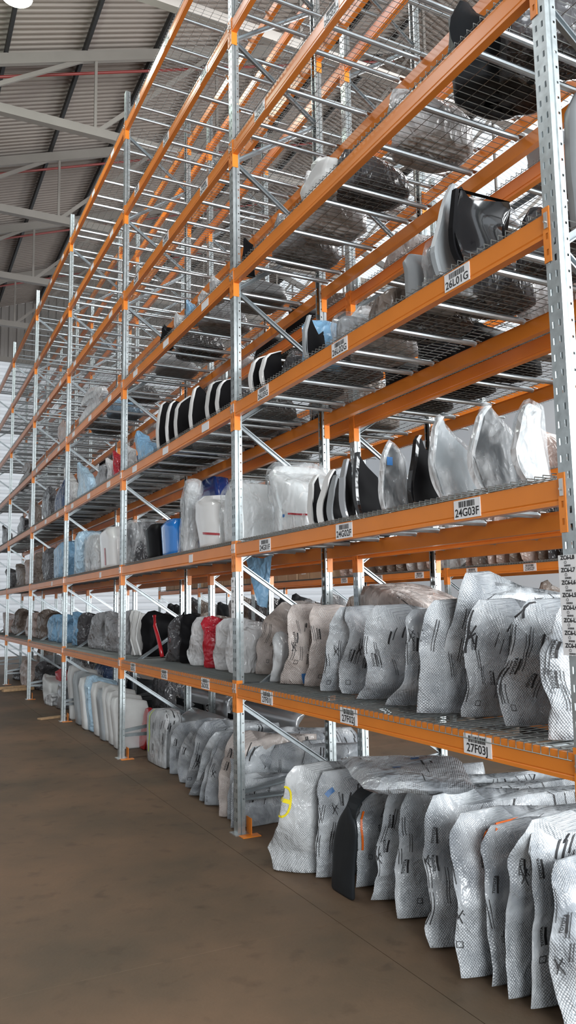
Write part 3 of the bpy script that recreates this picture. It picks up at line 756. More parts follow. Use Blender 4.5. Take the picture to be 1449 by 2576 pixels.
def pillow(name, label, cat, c4, th, m, group=None, seed=1, amp=0.02, nu=22, nv=14, marks=0):
    c4 = [Vector(c) for c in c4]; base = sum(c4, Vector())/4; mb = MB(); mb.uv = []
    for side in (1, -1):
        for j in range(nv+1):
            for i in range(nu+1):
                a, b_ = i/nu, j/nv
                P_ = c4[0].lerp(c4[1], a).lerp(c4[3].lerp(c4[2], a), b_)
                e = (max(0, 1-abs(2*a-1)**4))**0.5*(max(0, 1-abs(2*b_-1)**4))**0.5
                q = P_*4+Vector((seed*3, seed, 0)); f = noise.noise(q)+0.5*noise.noise(q*2.3)
                P_ = P_+Vector((0, 0, side*th/2*e + f*amp)); mb.v.append(tuple(P_-base)); mb.uv.append((P_.x, P_.y))
    o = (nu+1)*(nv+1)
    for j in range(nv):
        for i in range(nu):
            q = j*(nu+1)+i; f = (q, q+1, q+nu+2, q+nu+1); mb.f.append(f); mb.f.append(tuple(x+o for x in f[::-1]))
    t = thing(name, label, cat, base, group); link('wrapping', mb.mesh('wrapping', m, True), t)
    r = random.Random(seed); k2 = MB()
    for q in range(marks):
        i, j = r.randrange(2, nu-3), r.randrange(2, nv-3); L_ = r.choice((1, 2, 3))
        A = [Vector(mb.v[(j)*(nu+1)+i+k])+Vector((0, 0, 0.004)) for k in range(L_+1) if i+k <= nu]
        w = Vector((0.0, 0.005, 0)) if q % 2 else Vector((0.0, 0.012, 0))
        oo = len(k2.v)
        for p_ in A: k2.v += [tuple(p_+w), tuple(p_-w)]
        for k in range(len(A)-1): k2.f.append((oo+2*k, oo+2*k+1, oo+2*k+3, oo+2*k+2))
    if marks: link('printed_marks', k2.mesh('printed_marks', 'ink'), t)['kind'] = 'stuff'
    return t, mb, (nu, nv)
zt = 0.80
t, mb, _ = pillow('wrapped_bumper', 'flat bubble-wrapped part with blue tape lying across the bumpers under 27F', 'wrapped bumper',
       [onz(856, 1915, zt), onz(915, 1985, zt), onz(1200, 1985, zt+0.02), onz(1150, 1905, zt+0.05)], 0.10, BUB, None, 3, marks=6)
for i, j in ((5, 8), (12, 5)):
    q = [Vector(mb.v[b_*23+a])+Vector((0, 0, 0.004)) for a, b_ in ((i, j), (i+1, j), (i+1, j+1), (i, j+1))]
    link('blue_tape', MB().add(q, [(0, 1, 2, 3)]).mesh('blue_tape', 'tape_blue'), t)
# dark wrapped backs behind the second upright
labD = 'bubble-wrapped bumper standing just behind the second upright, under 27F'
for rows, xf in (([(1890,616,650),(1950,611,642),(2020,609,640),(2078,611,636)], 0.30), ([(1880,655,705),(1950,650,700),(2070,655,692)], 0.45), ([(1840,640,700),(1900,640,720),(2000,680,730)], 0.8)):
    soft('wrapped_bumper', labD, 'wrapped bumper', 0, xf, 1.1, rows, BUB, G0, 1, K=20, n=44, amp=0.014, p=2.3, tip=0.55, wb=0.42, zdrop=0.10)

# ---- floor of the second bay
G1 = 'bubble-wrapped bumpers on the floor of the second bay'
lab1 = 'bubble-wrapped bumper with black print standing on the floor under the 26D rail'
FLOOR1 = [
 (BUB, 0.25, [(1822,428,454),(1871,422,442),(1914,417,434),(1950,423,434)]), (BUB, 0.20, [(1812,466,490),(1871,450,485),(1914,435,471),(1931,431,468),(1952,438,466)]),
 (BUB, 0.18, [(1818,490,516),(1865,480,506),(1914,468,491),(1950,462,483),(1978,460,474)]), (BUB, 0.10, [(1842,520,534),(1893,493,520),(1946,480,507),(1980,468,494),(2006,460,489)]),
 (BUB, 0.10, [(1850,534,548),(1914,514,532),(1967,493,520),(2016,490,510)]), (BUB, 0.10, [(1845,548,562),(1900,530,552),(1960,512,543),(2018,503,528)]),
 ('bubble_wrap_orange_bounce', 0.06, [(1845,562,582),(1914,535,583),(1967,523,572),(2000,521,567),(2050,540,560)]), (BUB, 0.10, [(1862,577,592),(1930,568,593),(1990,562,590),(2040,561,588),(2068,565,586)]),
 (BUB, 0.02, [(1955,584,597),(2030,575,594),(2086,569,591)])]
for m, xf, rows in FLOOR1:
    soft('wrapped_bumper', lab1, 'wrapped bumper', 0, xf, 0.98, rows, m, G1, 0.9, K=18, n=40, amp=0.014, p=2.3, tip=0.55, wb=0.42, zdrop=0.10)
t, b = soft('wrapped_bumper', 'white printed sack with a lime edge standing beside the third upright', 'wrapped bumper', 0, 0.26, 0.30, [(1800,340,430),(1850,345,424),(1900,350,420),(1922,356,420)], 'bubble_wrap_white', None, 1.6, K=16, n=36, amp=0.012)
extra((t, b), 'lime_edge', 'tape_lime', [(0.20, 0.12), (0.20, 0.60)], 0.035)
soft('bumper_cover', 'red bumper cover standing behind the lime-edged white sack', 'bumper cover', 0, 0.42, 0.10, [(1800,356,415),(1850,345,380),(1905,338,360)], 'paint_red', K=12, n=28, amp=0.006)

# ---- first shelf of the end bay
G2 = 'bubble-wrapped bumpers on the shelf above the 27F labels'
lab2 = 'bubble-wrapped bumper with black print standing on the shelf above the 27F labels'
SH1 = [
 ('large rounded bubble-wrapped bumper on the 27F shelf behind the second upright', 'bubble_wrap_orange_bounce', 0.45, 1.2, [(1512,688,725),(1530,658,722),(1560,628,705),(1600,616,695),(1640,617,680),(1700,622,670)], 1),
 ('flat pale bubble-wrapped sheet leaning on the 27F shelf near the second upright', 'bubble_wrap_white', 0.26, 0.30, [(1590,668,702),(1640,648,702),(1680,628,692),(1712,614,682)], 0),
 ('tall bubble-wrapped bumper with blue tape at its foot on the 27F shelf', 'bubble_wrap_orange_bounce', 0.24, 1.3, [(1518,706,724),(1574,701,737),(1626,696,746),(1657,698,750),(1690,678,752),(1712,659,750)], 1),
 (lab2, 'bubble_wrap_orange_bounce', 0.30, 1.3, [(1521,760,780),(1574,771,792),(1647,767,797),(1678,772,792),(1705,754,786),(1722,750,783)], 1),
 (lab2, BUB, 0.24, 1.4, [(1524,826,846),(1595,809,847),(1647,800,843),(1690,787,842),(1715,783,834),(1733,795,822)], 1),
 (lab2, BUB, 0.28, 1.4, [(1523,840,858),(1583,864,884),(1630,857,882),(1675,843,879),(1722,826,888),(1736,840,884)], 1),
 (lab2, BUB, 0.20, 1.4, [(1520,908,946),(1571,902,951),(1629,883,952),(1695,874,957),(1724,884,958),(1752,868,932)], 1),
 (lab2, BUB, 0.17, 1.4, [(1530,1010,1037),(1562,1001,1038),(1629,990,1037),(1706,969,1034),(1735,947,1028),(1767,937,1005)], 1),
 (lab2, BUB, 0.13, 1.4, [(1506,1064,1076),(1530,1052,1084),(1575,1040,1092),(1629,1034,1091),(1684,1036,1091),(1735,1029,1098),(1784,1008,1098)], 1),
 ('tall twisted bubble-wrapped bumper rising to a point on the 27F shelf', BUB, 0.27, 1.0, [(1436,1146,1156),(1470,1130,1164),(1520,1106,1162),(1585,1097,1148),(1629,1094,1143),(1684,1092,1136),(1740,1098,1138),(1790,1108,1138)], 0.6),
 ('bubble-wrapped bumper with a thick black scribble on the 27F shelf', BUB, 0.22, 1.4, [(1505,1170,1200),(1564,1164,1193),(1638,1155,1186),(1713,1157,1188),(1780,1132,1184),(1798,1134,1182)], 1.4),
 ('broad bubble-wrapped bumper with a blue tape strip arching behind the 27F row', BUB, 0.75, 0.8, [(1478,1215,1310),(1495,1190,1380),(1520,1180,1425),(1600,1180,1432),(1780,1180,1432)], 0.5),
 ('plump bubble-wrapped bumper marked with a black cross on the 27F shelf', BUB, 0.20, 1.4, [(1505,1298,1312),(1559,1262,1321),(1618,1240,1323),(1688,1220,1317),(1762,1217,1307),(1807,1232,1306),(1820,1245,1300)], 1.6),
 ('wide bubble-wrapped bumper with a white sticker on the 27F shelf beside the end upright', BUB, 0.09, 1.4, [(1518,1350,1415),(1545,1325,1421),(1613,1319,1427),(1663,1322,1430),(1750,1312,1428),(1800,1311,1430),(1856,1325,1437)], 1.6)]
sh = {}
for i, (lab, m, xf, dp, rows, de) in enumerate(SH1):
    sh[i] = soft('wrapped_bumper', lab, 'wrapped bumper', 1, xf, dp, rows, m, G2, de*1.4, K=24, n=52, amp=0.013, freq=6.5, p=2.3, drop=0.04, wob=0.02, tip=0.55, wb=0.42, zdrop=0.16)
extra(sh[2], 'blue_tape', 'tape_blue', [(-0.17, 1.23), (-0.15, 1.30)], 0.03)
extra(sh[11], 'blue_tape', 'tape_blue', [(-0.10, 1.93), (-0.09, 2.03)], 0.03)
extra(sh[13], 'white_sticker', 'label_paper', [(0.00, 1.86), (0.0, 1.93)], 0.05)
for k in ((-0.05, 1.60, 0.03, 1.72), (0.03, 1.58, -0.05, 1.70), (-0.05, 1.66, 0.03, 1.60), (0.0, 1.55, 0.0, 1.78)):
    extra(sh[10], 'black_scribble', 'ink', [(k[0]-0.01, k[1]), (k[2]-0.01, k[3])], 0.010)
for kx, dz in ((12, 0), ): 
    extra(sh[kx], 'black_cross', 'ink', [(-0.05, 1.74), (0.0, 1.82)], 0.011); extra(sh[kx], 'black_cross', 'ink', [(0.0, 1.74), (-0.05, 1.83)], 0.011)
soft('wrapped_bumper', 'long bubble-wrapped bumper arching behind the 27F row, next to the rear uprights', 'wrapped bumper', 1, 1.0, 0.75, [(1474,830,960),(1495,770,1030),(1525,730,1090),(1580,720,1110),(1700,720,1110)], 'bubble_wrap_orange_bounce', G2, 0.6, K=18, n=48, amp=0.014)

# ---- fenders and other sheet panels standing edge-on (in the XZ plane)
def panel(name, label, cat, ybase, poly, m_in, m_out=None, bend=0.05, th=0.012, lip=0.018, group=None, bag=False, nx=14, nz=12, l=2):
    """poly: pixel outline read on the plane Y = ybase; inner face towards -Y, outer painted skin behind it"""
    pts = [ony(u, v, ybase) for u, v in poly]; zs = shelf_z(l)
    pl2 = [(p.x, max(p.z, zs)) for p in pts]; x0 = min(p[0] for p in pl2)+1e-4; x1 = max(p[0] for p in pl2)-1e-4
    def span(x):
        zz = []
        for (a, b), (c, d) in zip(pl2, pl2[1:]+pl2[:1]):
            if (a-x)*(c-x) <= 0 and abs(a-c) > 1e-9: zz.append(b+(d-b)*(x-a)/(c-a))
        return (min(zz), max(zz)) if zz else (zs, zs+0.01)
    zmin = min(p[1] for p in pl2); pl2 = [(x, zs if z < zmin+0.06 else z) for x, z in pl2]
    zmin = min(p[1] for p in pl2); zmax = max(p[1] for p in pl2)
    def surf(off):
        vs = []
        for i in range(nx+1):
            x = x0+(x1-x0)*i/nx; a, b = span(x)
            for j in range(nz+1):
                z = a+(b-a)*j/nz; s1 = (x-x0)/max(1e-6, x1-x0); s2 = (z-zmin)/max(1e-6, zmax-zmin)
                y = bend*(4*s2*(1-s2)*0.7+0.5*s1*s1) + 0.012*math.sin(7*s2+2*s1) + off
                vs.append((x, ybase+y, z))
        return vs
    base = Vector(((x0+x1)/2, ybase, zmin))
    fs = [(i*(nz+1)+j, (i+1)*(nz+1)+j, (i+1)*(nz+1)+j+1, i*(nz+1)+j+1) for i in range(nx) for j in range(nz)]
    t = thing(name, label, cat, base, group)
    def solid(nm, o0, o1, mm, sm=True):
        a = surf(o0); b = surf(o1); o = len(a); mb = MB(); mb.add(a+b, fs+[tuple(q+o for q in f[::-1]) for f in fs])
        edge = [j for j in range(nz+1)] + [i*(nz+1)+nz for i in range(1, nx+1)] + [nx*(nz+1)+j for j in range(nz-1, -1, -1)] + [i*(nz+1) for i in range(nx-1, 0, -1)]
        for p, q in zip(edge, edge[1:]+edge[:1]): mb.f.append((p, q, q+o, p+o))
        me = mb.mesh(nm, mm, True); me.set_sharp_from_angle(angle=0.6); me.transform(Matrix.Translation(-base)); return link(nm, me, t)
    solid('inner_panel', 0, th, m_in)
    if m_out: solid('painted_skin', th, th+0.008, m_out)
    # folded flange down the front edge
    mb = MB(); nf = 16; xo = 0.0
    for j in range(nf+1):
        z = zmin+0.002+(zmax-zmin-0.006)*j/nf; xx = []
        for (p, q), (c, d) in zip(pl2, pl2[1:]+pl2[:1]):
            if (q-z)*(d-z) <= 0 and abs(q-d) > 1e-9: xx.append(p+(c-p)*(z-q)/(d-q))
        x = min(xx) if xx else x0; s1 = (x-x0)/max(1e-6, x1-x0); s2 = (z-zmin)/max(1e-6, zmax-zmin)
        y = ybase+bend*(4*s2*(1-s2)*0.7+0.5*s1*s1)+0.012*math.sin(7*s2+2*s1); lw = lip*(0.55+0.45*math.sin(math.pi*min(1, s2*1.1)))
        q = Vector((x, y, z)); mb.v += [tuple(q+Vector((-0.010, -lw*0.45, 0))), tuple(q+Vector((-0.014, th+0.008+lw*0.35, 0))), tuple(q+Vector((0.012, th+0.010, 0))), tuple(q+Vector((0.012, -0.006, 0)))]
    for j in range(nf):
        for q in range(4): mb.f.append((4*j+q, 4*j+(q+1) % 4, 4*j+4+(q+1) % 4, 4*j+4+q))
    mb.f += [(3, 2, 1, 0), tuple(4*nf+q for q in range(4))]
    me = mb.mesh('edge_flange', m_out or m_in); me.transform(Matrix.Translation(-base)); link('edge_flange', me, t)
    if bag:
        _seed[0] += 1; sd = _seed[0]; cx = (x0+x1)/2
        def shell(off, sg):
            out = []
            for k, q in enumerate(surf(off)):
                q = Vector(q); q.x = cx+(q.x-cx)*1.08; q.z = zmin+0.001+(q.z-zmin)*1.05
                i, j = divmod(k, nz+1); e = min(i, nx-i, j+1, nz-j, 2)/2
                w = Vector((q.x*5, sd*2.1, q.z*4)); f = noise.noise(w)+0.9*(0.25-abs(noise.noise(w*2.2)))
                q.y += sg*(0.045*e+0.022*f); q.x += 0.012*noise.noise(w*1.7); out.append(tuple(q))
            return out
        A = shell(0, -1); B = shell(th+0.008, 1); o = len(A); mb = MB(); mb.add(A+B, fs+[tuple(q+o for q in f[::-1]) for f in fs])
        edge = [j for j in range(nz+1)] + [i*(nz+1)+nz for i in range(1, nx+1)] + [nx*(nz+1)+j for j in range(nz-1, -1, -1)] + [i*(nz+1) for i in range(nx-1, 0, -1)]
        for p, q in zip(edge, edge[1:]+edge[:1]): mb.f.append((p, q, q+o, p+o))
        me = mb.mesh('clear_bag', 'clear_film', True); me.transform(Matrix.Translation(-base)); link('clear_bag', me, t)
    return t
GF = 'fenders on the shelf above the 24G labels'
def yat(u, v, x): return onx(u, v, x).y
panel('car_fender', 'narrow black fender with a pale edge beside the white bagged bumper on 24G', 'car fender', yat(800, 1310, 0.14), [(790,1305),(788,1215),(803,1192),(812,1225),(822,1245),(826,1320),(800,1325)], 'black_plastic', 'panel_pale', group=GF, lip=0.05)
panel('car_fender', 'white-edged curved fender standing on 24G beside the narrow black one', 'car fender', yat(822, 1308, 0.12), [(812,1315),(816,1260),(830,1205),(845,1178),(852,1185),(858,1230),(862,1310)], 'black_plastic', 'paint_white', group=GF, lip=0.075)
panel('car_fender', 'grey-edged fender standing on 24G between the white-edged and silver ones', 'car fender', yat(848, 1305, 0.13), [(838,1310),(842,1230),(852,1192),(862,1212),(872,1225),(885,1300)], 'black_plastic', 'primer_grey', group=GF, lip=0.06)
panel('car_fender', 'silver-edged tall fender standing on 24G beside the big black wing', 'car fender', yat(885, 1300, 0.12), [(875,1300),(868,1200),(878,1152),(892,1165),(898,1230),(905,1300)], 'black_plastic', 'paint_silver', group=GF, lip=0.05)
panel('car_fender', 'large black fender sloping down from a hooked tip, on 24G beside the stickered bag', 'car fender', yat(915, 1295, 0.12), [(912,1300),(900,1200),(904,1135),(912,1150),(930,1172),(965,1200),(970,1285)], 'black_plastic', 'black_gloss', group=GF)
t = panel('car_fender', 'dark fender in a clear bag with a blue sticker on 24G', 'car fender', yat(985, 1285, 0.12), [(972,1290),(970,1150),(985,1112),(1005,1125),(1035,1160),(1042,1275)], 'charcoal', 'film_white', group=GF, bag=True)
q = yat(985, 1285, 0.12)-0.055
s_ = ony(980, 1160, q); link('blue_sticker', MB().box(-0.02, 0.02, -0.003, 0, -0.025, 0.025).mesh('blue_sticker', 'tape_blue'), t, s_-t.location)
panel('car_fender', 'large black fender with a pointed tip between two clear bags on 24G', 'car fender', yat(1048, 1270, 0.12), [(1042,1275),(1048,1180),(1055,1100),(1062,1092),(1075,1125),(1110,1150),(1140,1200),(1150,1265)], 'black_plastic', 'black_gloss', group=GF)
panel('car_fender', 'pale grey fender in a crumpled clear bag on 24G above the 24G03F label', 'car fender', yat(1120, 1260, 0.10), [(1122,1255),(1108,1150),(1106,1070),(1116,1045),(1132,1072),(1170,1105),(1215,1135),(1235,1180),(1240,1245)], 'primer_grey', 'film_white', group=GF, bag=True, bend=0.10)
panel('car_fender', 'dark fender in a tall clear bag on 24G beside the pale grey one', 'car fender', yat(1222, 1245, 0.10), [(1218,1240),(1211,1130),(1222,1040),(1238,1017),(1252,1034),(1290,1066),(1335,1098),(1350,1220)], 'charcoal', 'film_white', group=GF, bag=True, bend=0.10)
t = panel('car_fender', 'pale foam-wrapped panel with a white sticker on 24G beside the end upright', 'car fender', yat(1335, 1220, 0.10), [(1334,1218),(1320,1120),(1330,1030),(1338,1012),(1380,1026),(1400,1100),(1408,1208)], 'film_white', 'film_white', group=GF, bag=True, bend=0.08)
s_ = ony(1333, 1062, yat(1335, 1220, 0.10)-0.06); link('white_sticker', MB().box(-0.02, 0.02, -0.003, 0, -0.03, 0.03).mesh('white_sticker', 'label_paper'), t, s_-t.location)
GB = 'bumpers in clear bags on the second level'
t, b = soft('bumper_cover', 'rounded white bumper in a clear bag beside the second upright on 24G', 'bumper cover', 2, 0.20, 0.85, [(1180,650,700),(1205,630,745),(1250,618,778),(1300,614,782),(1345,616,775)], 'paint_white', GB, bag=True, K=22, n=44, amp=0.004, rnd=0.45, drop=0.4, p=2.2)
extra((t, b), 'purple_strip', 'film_red', [(-0.30, 2.50), (-0.12, 2.53)], 0.014, 0.03); extra((t, b), 'blue_sticker', 'tape_blue', [(-0.08, 2.52), (-0.05, 2.52)], 0.025, 0.03)
soft('bumper_cover', 'white bumper in a clear bag just past the second upright on the second level', 'bumper cover', 2, 0.14, 0.8, [(1222,556,596),(1250,546,600),(1300,543,600),(1362,548,600)], 'paint_white', GB, bag=True, K=18, n=40, amp=0.004, rnd=0.5, drop=0.4)
t, b = soft('bumper_cover', 'cream white bumper cover with a red reflector strip beside the bagged white one', 'bumper cover', 2, 0.12, 0.75, [(1248,492,515),(1262,472,540),(1310,468,546),(1350,476,545),(1378,482,540)], 'paint_white', GB, K=20, n=40, amp=0.002)
extra((t, b), 'red_reflector', 'paint_red', [(-0.02, 2.53), (-0.30, 2.50)], 0.022)
soft('car_spare', 'navy blue painted panel rising behind the cream white bumper', 'car spare', 2, 0.55, 0.3, [(1214,478,550),(1260,476,556),(1300,476,556)], 'paint_navy', None, K=10, n=24, amp=0.003)
soft('bagged_panel', 'grey part in a loose clear bag between blue box panel and cream bumper', 'bagged panel', 2, 0.13, 0.16, [(1215,465,476),(1260,456,472),(1330,448,472),(1390,444,472)], 'film_white', None, bag=True, K=14, n=28, amp=0.02)
t, b = soft('car_spare', 'bright blue painted panel with two white stickers on the second level', 'car spare', 2, 0.13, 0.5, [(1312,392,440),(1322,388,442),(1360,390,443),(1404,394,443)], 'paint_blue', None, K=12, n=28, amp=0.002)
extra((t, b), 'white_sticker', 'label_paper', [(0.06, 2.76), (0.06, 2.83)], 0.06); extra((t, b), 'white_sticker', 'label_paper', [(-0.04, 2.76), (-0.04, 2.83)], 0.06)
soft('car_spare', 'black panel standing beside the bright blue painted panel', 'car spare', 2, 0.13, 0.6, [(1322,354,388),(1350,354,392),(1408,362,394)], 'black_plastic', None, K=12, n=28, amp=0.006)
soft('bagged_panel', 'charcoal panel in a clear bag in front of the third upright, second level', 'bagged panel', 2, 0.13, 0.7, [(1316,308,342),(1340,304,350),(1416,306,354)], 'film_dark', None, bag=True, K=16, n=32, amp=0.012)
t, b = soft('bumper_cover', 'white bumper cover with an upright red reflector beyond the third upright', 'bumper cover', 2, 0.13, 0.7, [(1330,246,276),(1350,236,284),(1428,238,286)], 'paint_white', None, K=16, n=32, amp=0.003)
extra((t, b), 'red_reflector', 'paint_red', [(-0.10, 2.44), (-0.10, 2.68)], 0.05)
soft('bagged_panel', 'white part in a clear bag beside the pale blue panel, second level', 'bagged panel', 2, 0.13, 0.7, [(1350,206,236),(1380,202,239),(1436,204,239)], 'film_white', None, bag=True, K=14, n=28, amp=0.012)
soft('car_spare', 'pale blue film-covered panel beside the fourth upright, second level', 'car spare', 2, 0.13, 0.6, [(1338,184,197),(1360,178,196),(1446,174,194)], 'film_pale_blue', None, K=12, n=24, amp=0.01)
soft('car_spare', 'mid blue film-covered panel just past the fourth upright, second level', 'car spare', 2, 0.13, 0.6, [(1366,138,162),(1390,122,168),(1456,124,160)], 'film_blue', None, K=12, n=24, amp=0.012)

# ---- third level (26L)
GL = 'panels on the shelf above the 26L labels'
panel('car_fender', 'large glossy black fender on the 26L shelf', 'car fender', yat(1190, 640, 0.14), [(1170,660),(1158,560),(1155,470),(1163,463),(1195,495),(1300,498),(1306,510),(1304,600)], 'black_gloss', 'black_plastic', group=GL, l=3, bend=0.09)
panel('car_fender', 'tall grey primed panel beside the glossy black fender on 26L', 'car fender', yat(1140, 680, 0.12), [(1110,700),(1105,620),(1125,520),(1150,455),(1155,470),(1158,600),(1165,680)], 'primer_grey', 'primer_grey', group=GL, l=3)
soft('bagged_panel', 'dark part in a clear bag beside the grey primed panel on 26L', 'bagged panel', 3, 0.12, 0.5, [(612,1066,1080),(640,1060,1102),(725,1060,1104)], 'film_grey', GL, bag=True, K=14, n=28, amp=0.012)
soft('car_spare', 'low grey panel beside the dark bagged part on 26L', 'car spare', 3, 0.12, 0.4, [(640,1006,1030),(660,1002,1050),(750,1004,1052)], 'primer_grey', GL, K=12, n=28, amp=0.004)
soft('car_spare', 'dark brown panel lying low behind the rail on 26L', 'car spare', 3, 0.16, 0.5, [(730,950,984),(760,925,984),(800,905,980)], 'film_brown', GL, K=10, n=24, amp=0.006)
soft('bagged_panel', 'grey part in a crumpled clear bag above the 26L02G label', 'bagged panel', 3, 0.12, 0.4, [(802,838,866),(830,832,880),(880,832,880)], 'film_grey', GL, bag=True, K=12, n=26, amp=0.012)
panel('car_fender', 'black fender with a grey edge beside the blue bag on 26L', 'car fender', yat(785, 890, 0.12), [(778,895),(772,830),(782,790),(795,815),(808,838),(825,825),(828,880)], 'black_plastic', 'primer_grey', group=GL, l=3)
soft('bagged_panel', 'slim blue film-wrapped part standing upright on 26L', 'bagged panel', 3, 0.10, 0.4, [(803,757,768),(830,752,774),(900,750,772)], 'film_blue', GL, K=12, n=26, amp=0.012)
for i, (u, v, lab) in enumerate(((668, 990, 'white-edged black fender above the 26L03G label, beside the clear-wrapped one'), (640, 1000, 'second white-edged black fender next to the second upright on 26L'))):
    panel('car_fender', lab, 'car fender', yat(u+10, v, 0.12), [(u, v), (u-4, v-60), (u+2, v-90), (u+14, v-102), (u+45, v-110), (u+52, v-40)], 'black_plastic', 'paint_white', group=GL, l=3, lip=0.035)
GL2 = 'black fenders on the third level of the second bay'
for i, u in enumerate((556, 530, 488, 450, 428, 404)):
    v = 1018 + (590-u)*0.48
    panel('car_fender', 'black fender with a pale rim standing on the third level of the second bay', 'car fender', yat(u, v, 0.12), [(u-2, v+20), (u-5, v-25), (u-3, v-58), (u+4, v-72-(i % 3)*9), (u+14, v-80-(i % 3)*9), (u+32, v-84-(i % 2)*8), (u+42, v-70), (u+45, v+6)], 'black_plastic', 'panel_pale' if i % 2 else 'paint_white', group=GL2, l=3, nx=10, nz=8, lip=0.035)
def rect(l, u0, v0, u1, v1, m, name, label, cat, xf=0.13, depth=0.6, bag=False, group=None, seed=0, **kw):
    r = random.Random(u0*7+v0); h = v1-v0; w = u1-u0
    pk = r.choice((0.12, 0.3, 0.7, 0.85)); tw = r.uniform(0.12, 0.3)*w; c = u0+w*pk
    rows = [(v0, max(u0, c-tw/2), min(u1, c+tw/2)), (v0+h*0.10, max(u0, c-w*0.45), min(u1, c+w*0.45)), (v0+h*0.3, u0+w*0.05, u1-w*0.05), (v0+h*0.6, u0, u1), (v1, u0+w*0.03, u1)]
    k = dict(K=14, n=28, amp=0.016, freq=7, tip=0.6, rnd=0.88, wb=0.6, p=3.0, zdrop=0.12); k.update(kw)
    return soft(name, label, cat, l, xf, depth, rows, m, group, bag=bag, **k)
N_ = 'bagged_panel'; C_ = 'bagged panel'
